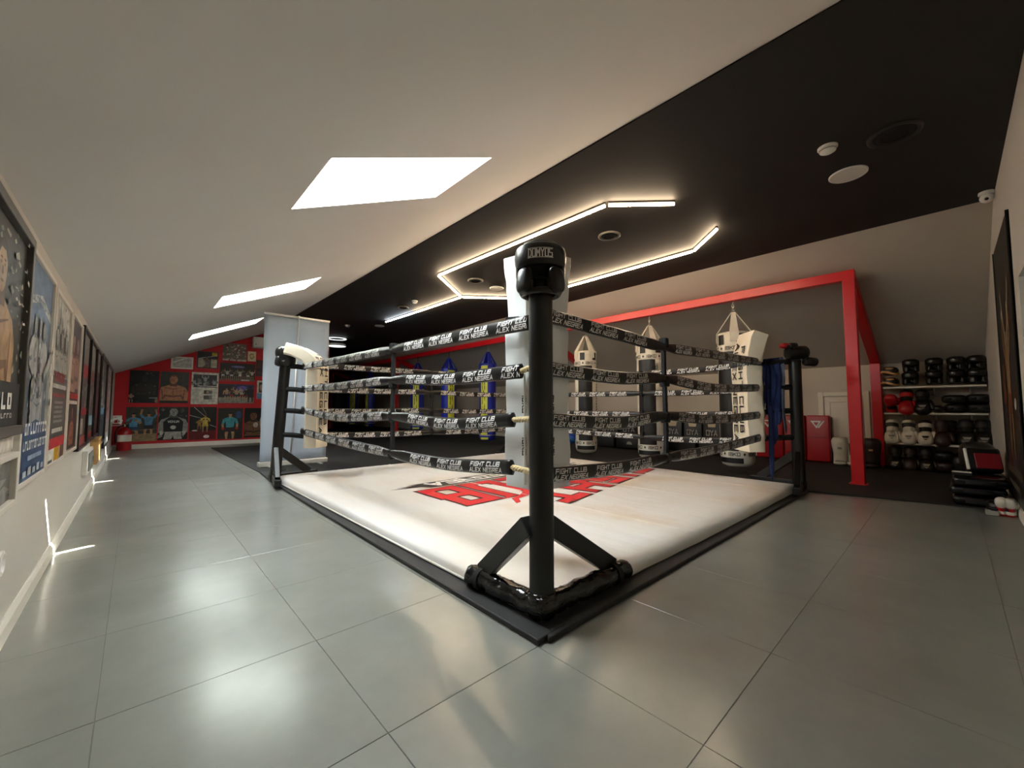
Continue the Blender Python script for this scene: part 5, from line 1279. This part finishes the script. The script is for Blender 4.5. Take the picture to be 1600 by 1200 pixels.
thai((8.34, y2, SHZ[1]+.001), (.15, .12, .066), 'black thai pad under another, right pile at the front wall', gt)
thai((8.34, y2, SHZ[1]+.135), (.155, .12, .062), 'black thai pad lying on top of the right pile at the front wall', gt)
gf = 'black pads on the floor under the shelves'
thai((8.30, gy(1471), .013), (.17, .10, .075), 'black pad at the bottom, beside the gloves under the shelves', gf, m=BROWNL)
thai((8.32, gy(1471), .165), (.16, .10, .065), 'black pad lying on the brown one under the shelves', gf)
thai((8.30, gy(1500), .013), (.18, .115, .13), 'tall black pad on the floor in the middle under the shelves', gf)
thai((8.30, gy(1532), .013), (.18, .115, .14), 'tall black pad on the floor under the shelves, at the front wall', gf)

# ------------------------------------------------------------------ pile of kick shields by the front wall
gp = 'black shields stacked flat by the front wall'
zz = .013
for k, (dx, dy, dz) in enumerate(((0, 0, .088), (.02, .015, .085), (-.015, -.005, .088))):
    c = Vector((5.86+dx, -.155+dy, zz)); t = thing('flat_shield', c, 'black vinyl shield lying flat by the front wall, '+('bottom', 'middle', 'top')[k]+' of the pile', 'kick shield', gp)
    obj('cushion', MB().box(c+Vector((0, 0, dz/2)), (.58, .35, dz-.004)), mat('shiny_black_vinyl', '0d0d0f', .22, var=.2, scale=8, bump=.4, bscale=10), t, bevel=.032, seg=3, smooth=True)
    obj('side_strap', MB().tube([c+Vector((-.29, .09, dz*.5)), c+Vector((-.312, .05, dz*.5)), c+Vector((-.312, -.05, dz*.5)), c+Vector((-.29, -.09, dz*.5))], .007, 8, ry=.018), BLKF, t, smooth=True)
    zz += dz
t = thing('hand_towel', (5.66, -.05, zz), 'small folded black and white cloth on the front edge of the shield pile', 'cloth')
obj('cloth', MB().box((5.66, -.05, zz+.016), (.09, .13, .03)), BLKF, t, bevel=.008); obj('white_edge', MB().box((5.66, -.05, zz+.033), (.088, .125, .005)), WHITE, t, bevel=.002)
c = Vector((5.97, -.20, zz+.006)); R = Rz(.25) @ Ry(.35); t = thing('body_protector', c, 'red and black body protector with a white edge on top of the black shield pile', 'body protector')
obj('chest_pad', MB().box(c+R @ Vector((0, 0, .12)), (.09, .25, .24), R=R), LEATH, t, bevel=.03, seg=3, smooth=True)
obj('red_panel', MB().box(c+R @ Vector((-.047, -.025, .105)), (.012, .17, .15), R=R), mat('deep_red_vinyl', '7a0c14', .4), t, bevel=.005)
obj('white_edge', MB().box(c+R @ Vector((-.040, .112, .12)), (.03, .022, .21), R=R), WHITE, t, bevel=.006)
thai((6.30, -.17, zz-.02), (.16, .13, .15), 'black pad lying behind the red and black body protector', None)
thai((5.40, -.255, .001), (.085, .08, .055), 'small black pad on the floor at the right end of the shield pile', None)
for k, (u, v) in enumerate(((1566, 800), (1583, 802))):
    p = on_z(u, v, .045); glove((p.x+.05, max(p.y, -.305), .086), WHL, REDL, ('left', 'right')[k]+' white glove with red cuff lying by the front wall baseboard', 'white and red gloves by the front wall', th=-1.25, rz=math.pi*1.0, sc=.56)
p = on_z(1552, 803, .012); t = thing('foam_block', (p.x, p.y, 0), 'small grey block on the tiles beside the white and red gloves', 'block')
obj('block', MB().box((p.x+.02, p.y+.005, .022), (.10, .075, .04)), GREYP, t, bevel=.006); obj('block_groove', MB().box((p.x+.02, p.y+.005, .043), (.08, .01, .004)), BLKF, t)

# large poster on the front wall, seen at a flat angle
px0, px1, pz0, pz1 = 4.68, 5.98, .12, 2.37
t = thing('wall_poster', ((px0+px1)/2, YF+.01, pz0), 'tall dark poster of a figure with raised arms on the front wall', 'poster')
obj('board', MB().box(((px0+px1)/2, YF+.006, (pz0+pz1)/2), (px1-px0, .012, pz1-pz0)), ink('17130f'), t)
# seen from the room the +x side is on the left
aa = (pz1-pz0)/(px1-px0)
print_on(t, (px1, YF+.012, pz0), (-1, 0, 0), (0, 0, 1), (0, 1, 0), px1-px0, pz1-pz0, [(R4(0, 0, 1, 1), '17130f')]+specks(30, ['2c2a3c', '3a2a1c', '24222a'], 101, .06, .05, .55)+fighter(.5, .16, .50, aa, '8a6a48', '6a3a1c', None, 'b8b0a0', arms='up')+[(limb(.30, .80, .46, .58, .015, .03), '9a8a70'), (limb(.80, .80, .56, .58, .015, .03), '9a8a70'), (R4(.14, .36, .30, .52), '6a3c1a'), (EL(.80, .36, .05, .02), 'd8d4cc'), (R4(.1, .10, .9, .13), '4a4234'), (R4(.1, .05, .7, .07), '5a5446')])
for x in (px0+.006, px1-.006): obj('edge_trim', MB().box((x, YF+.012, (pz0+pz1)/2), (.012, .016, pz1-pz0)), FRB, t)
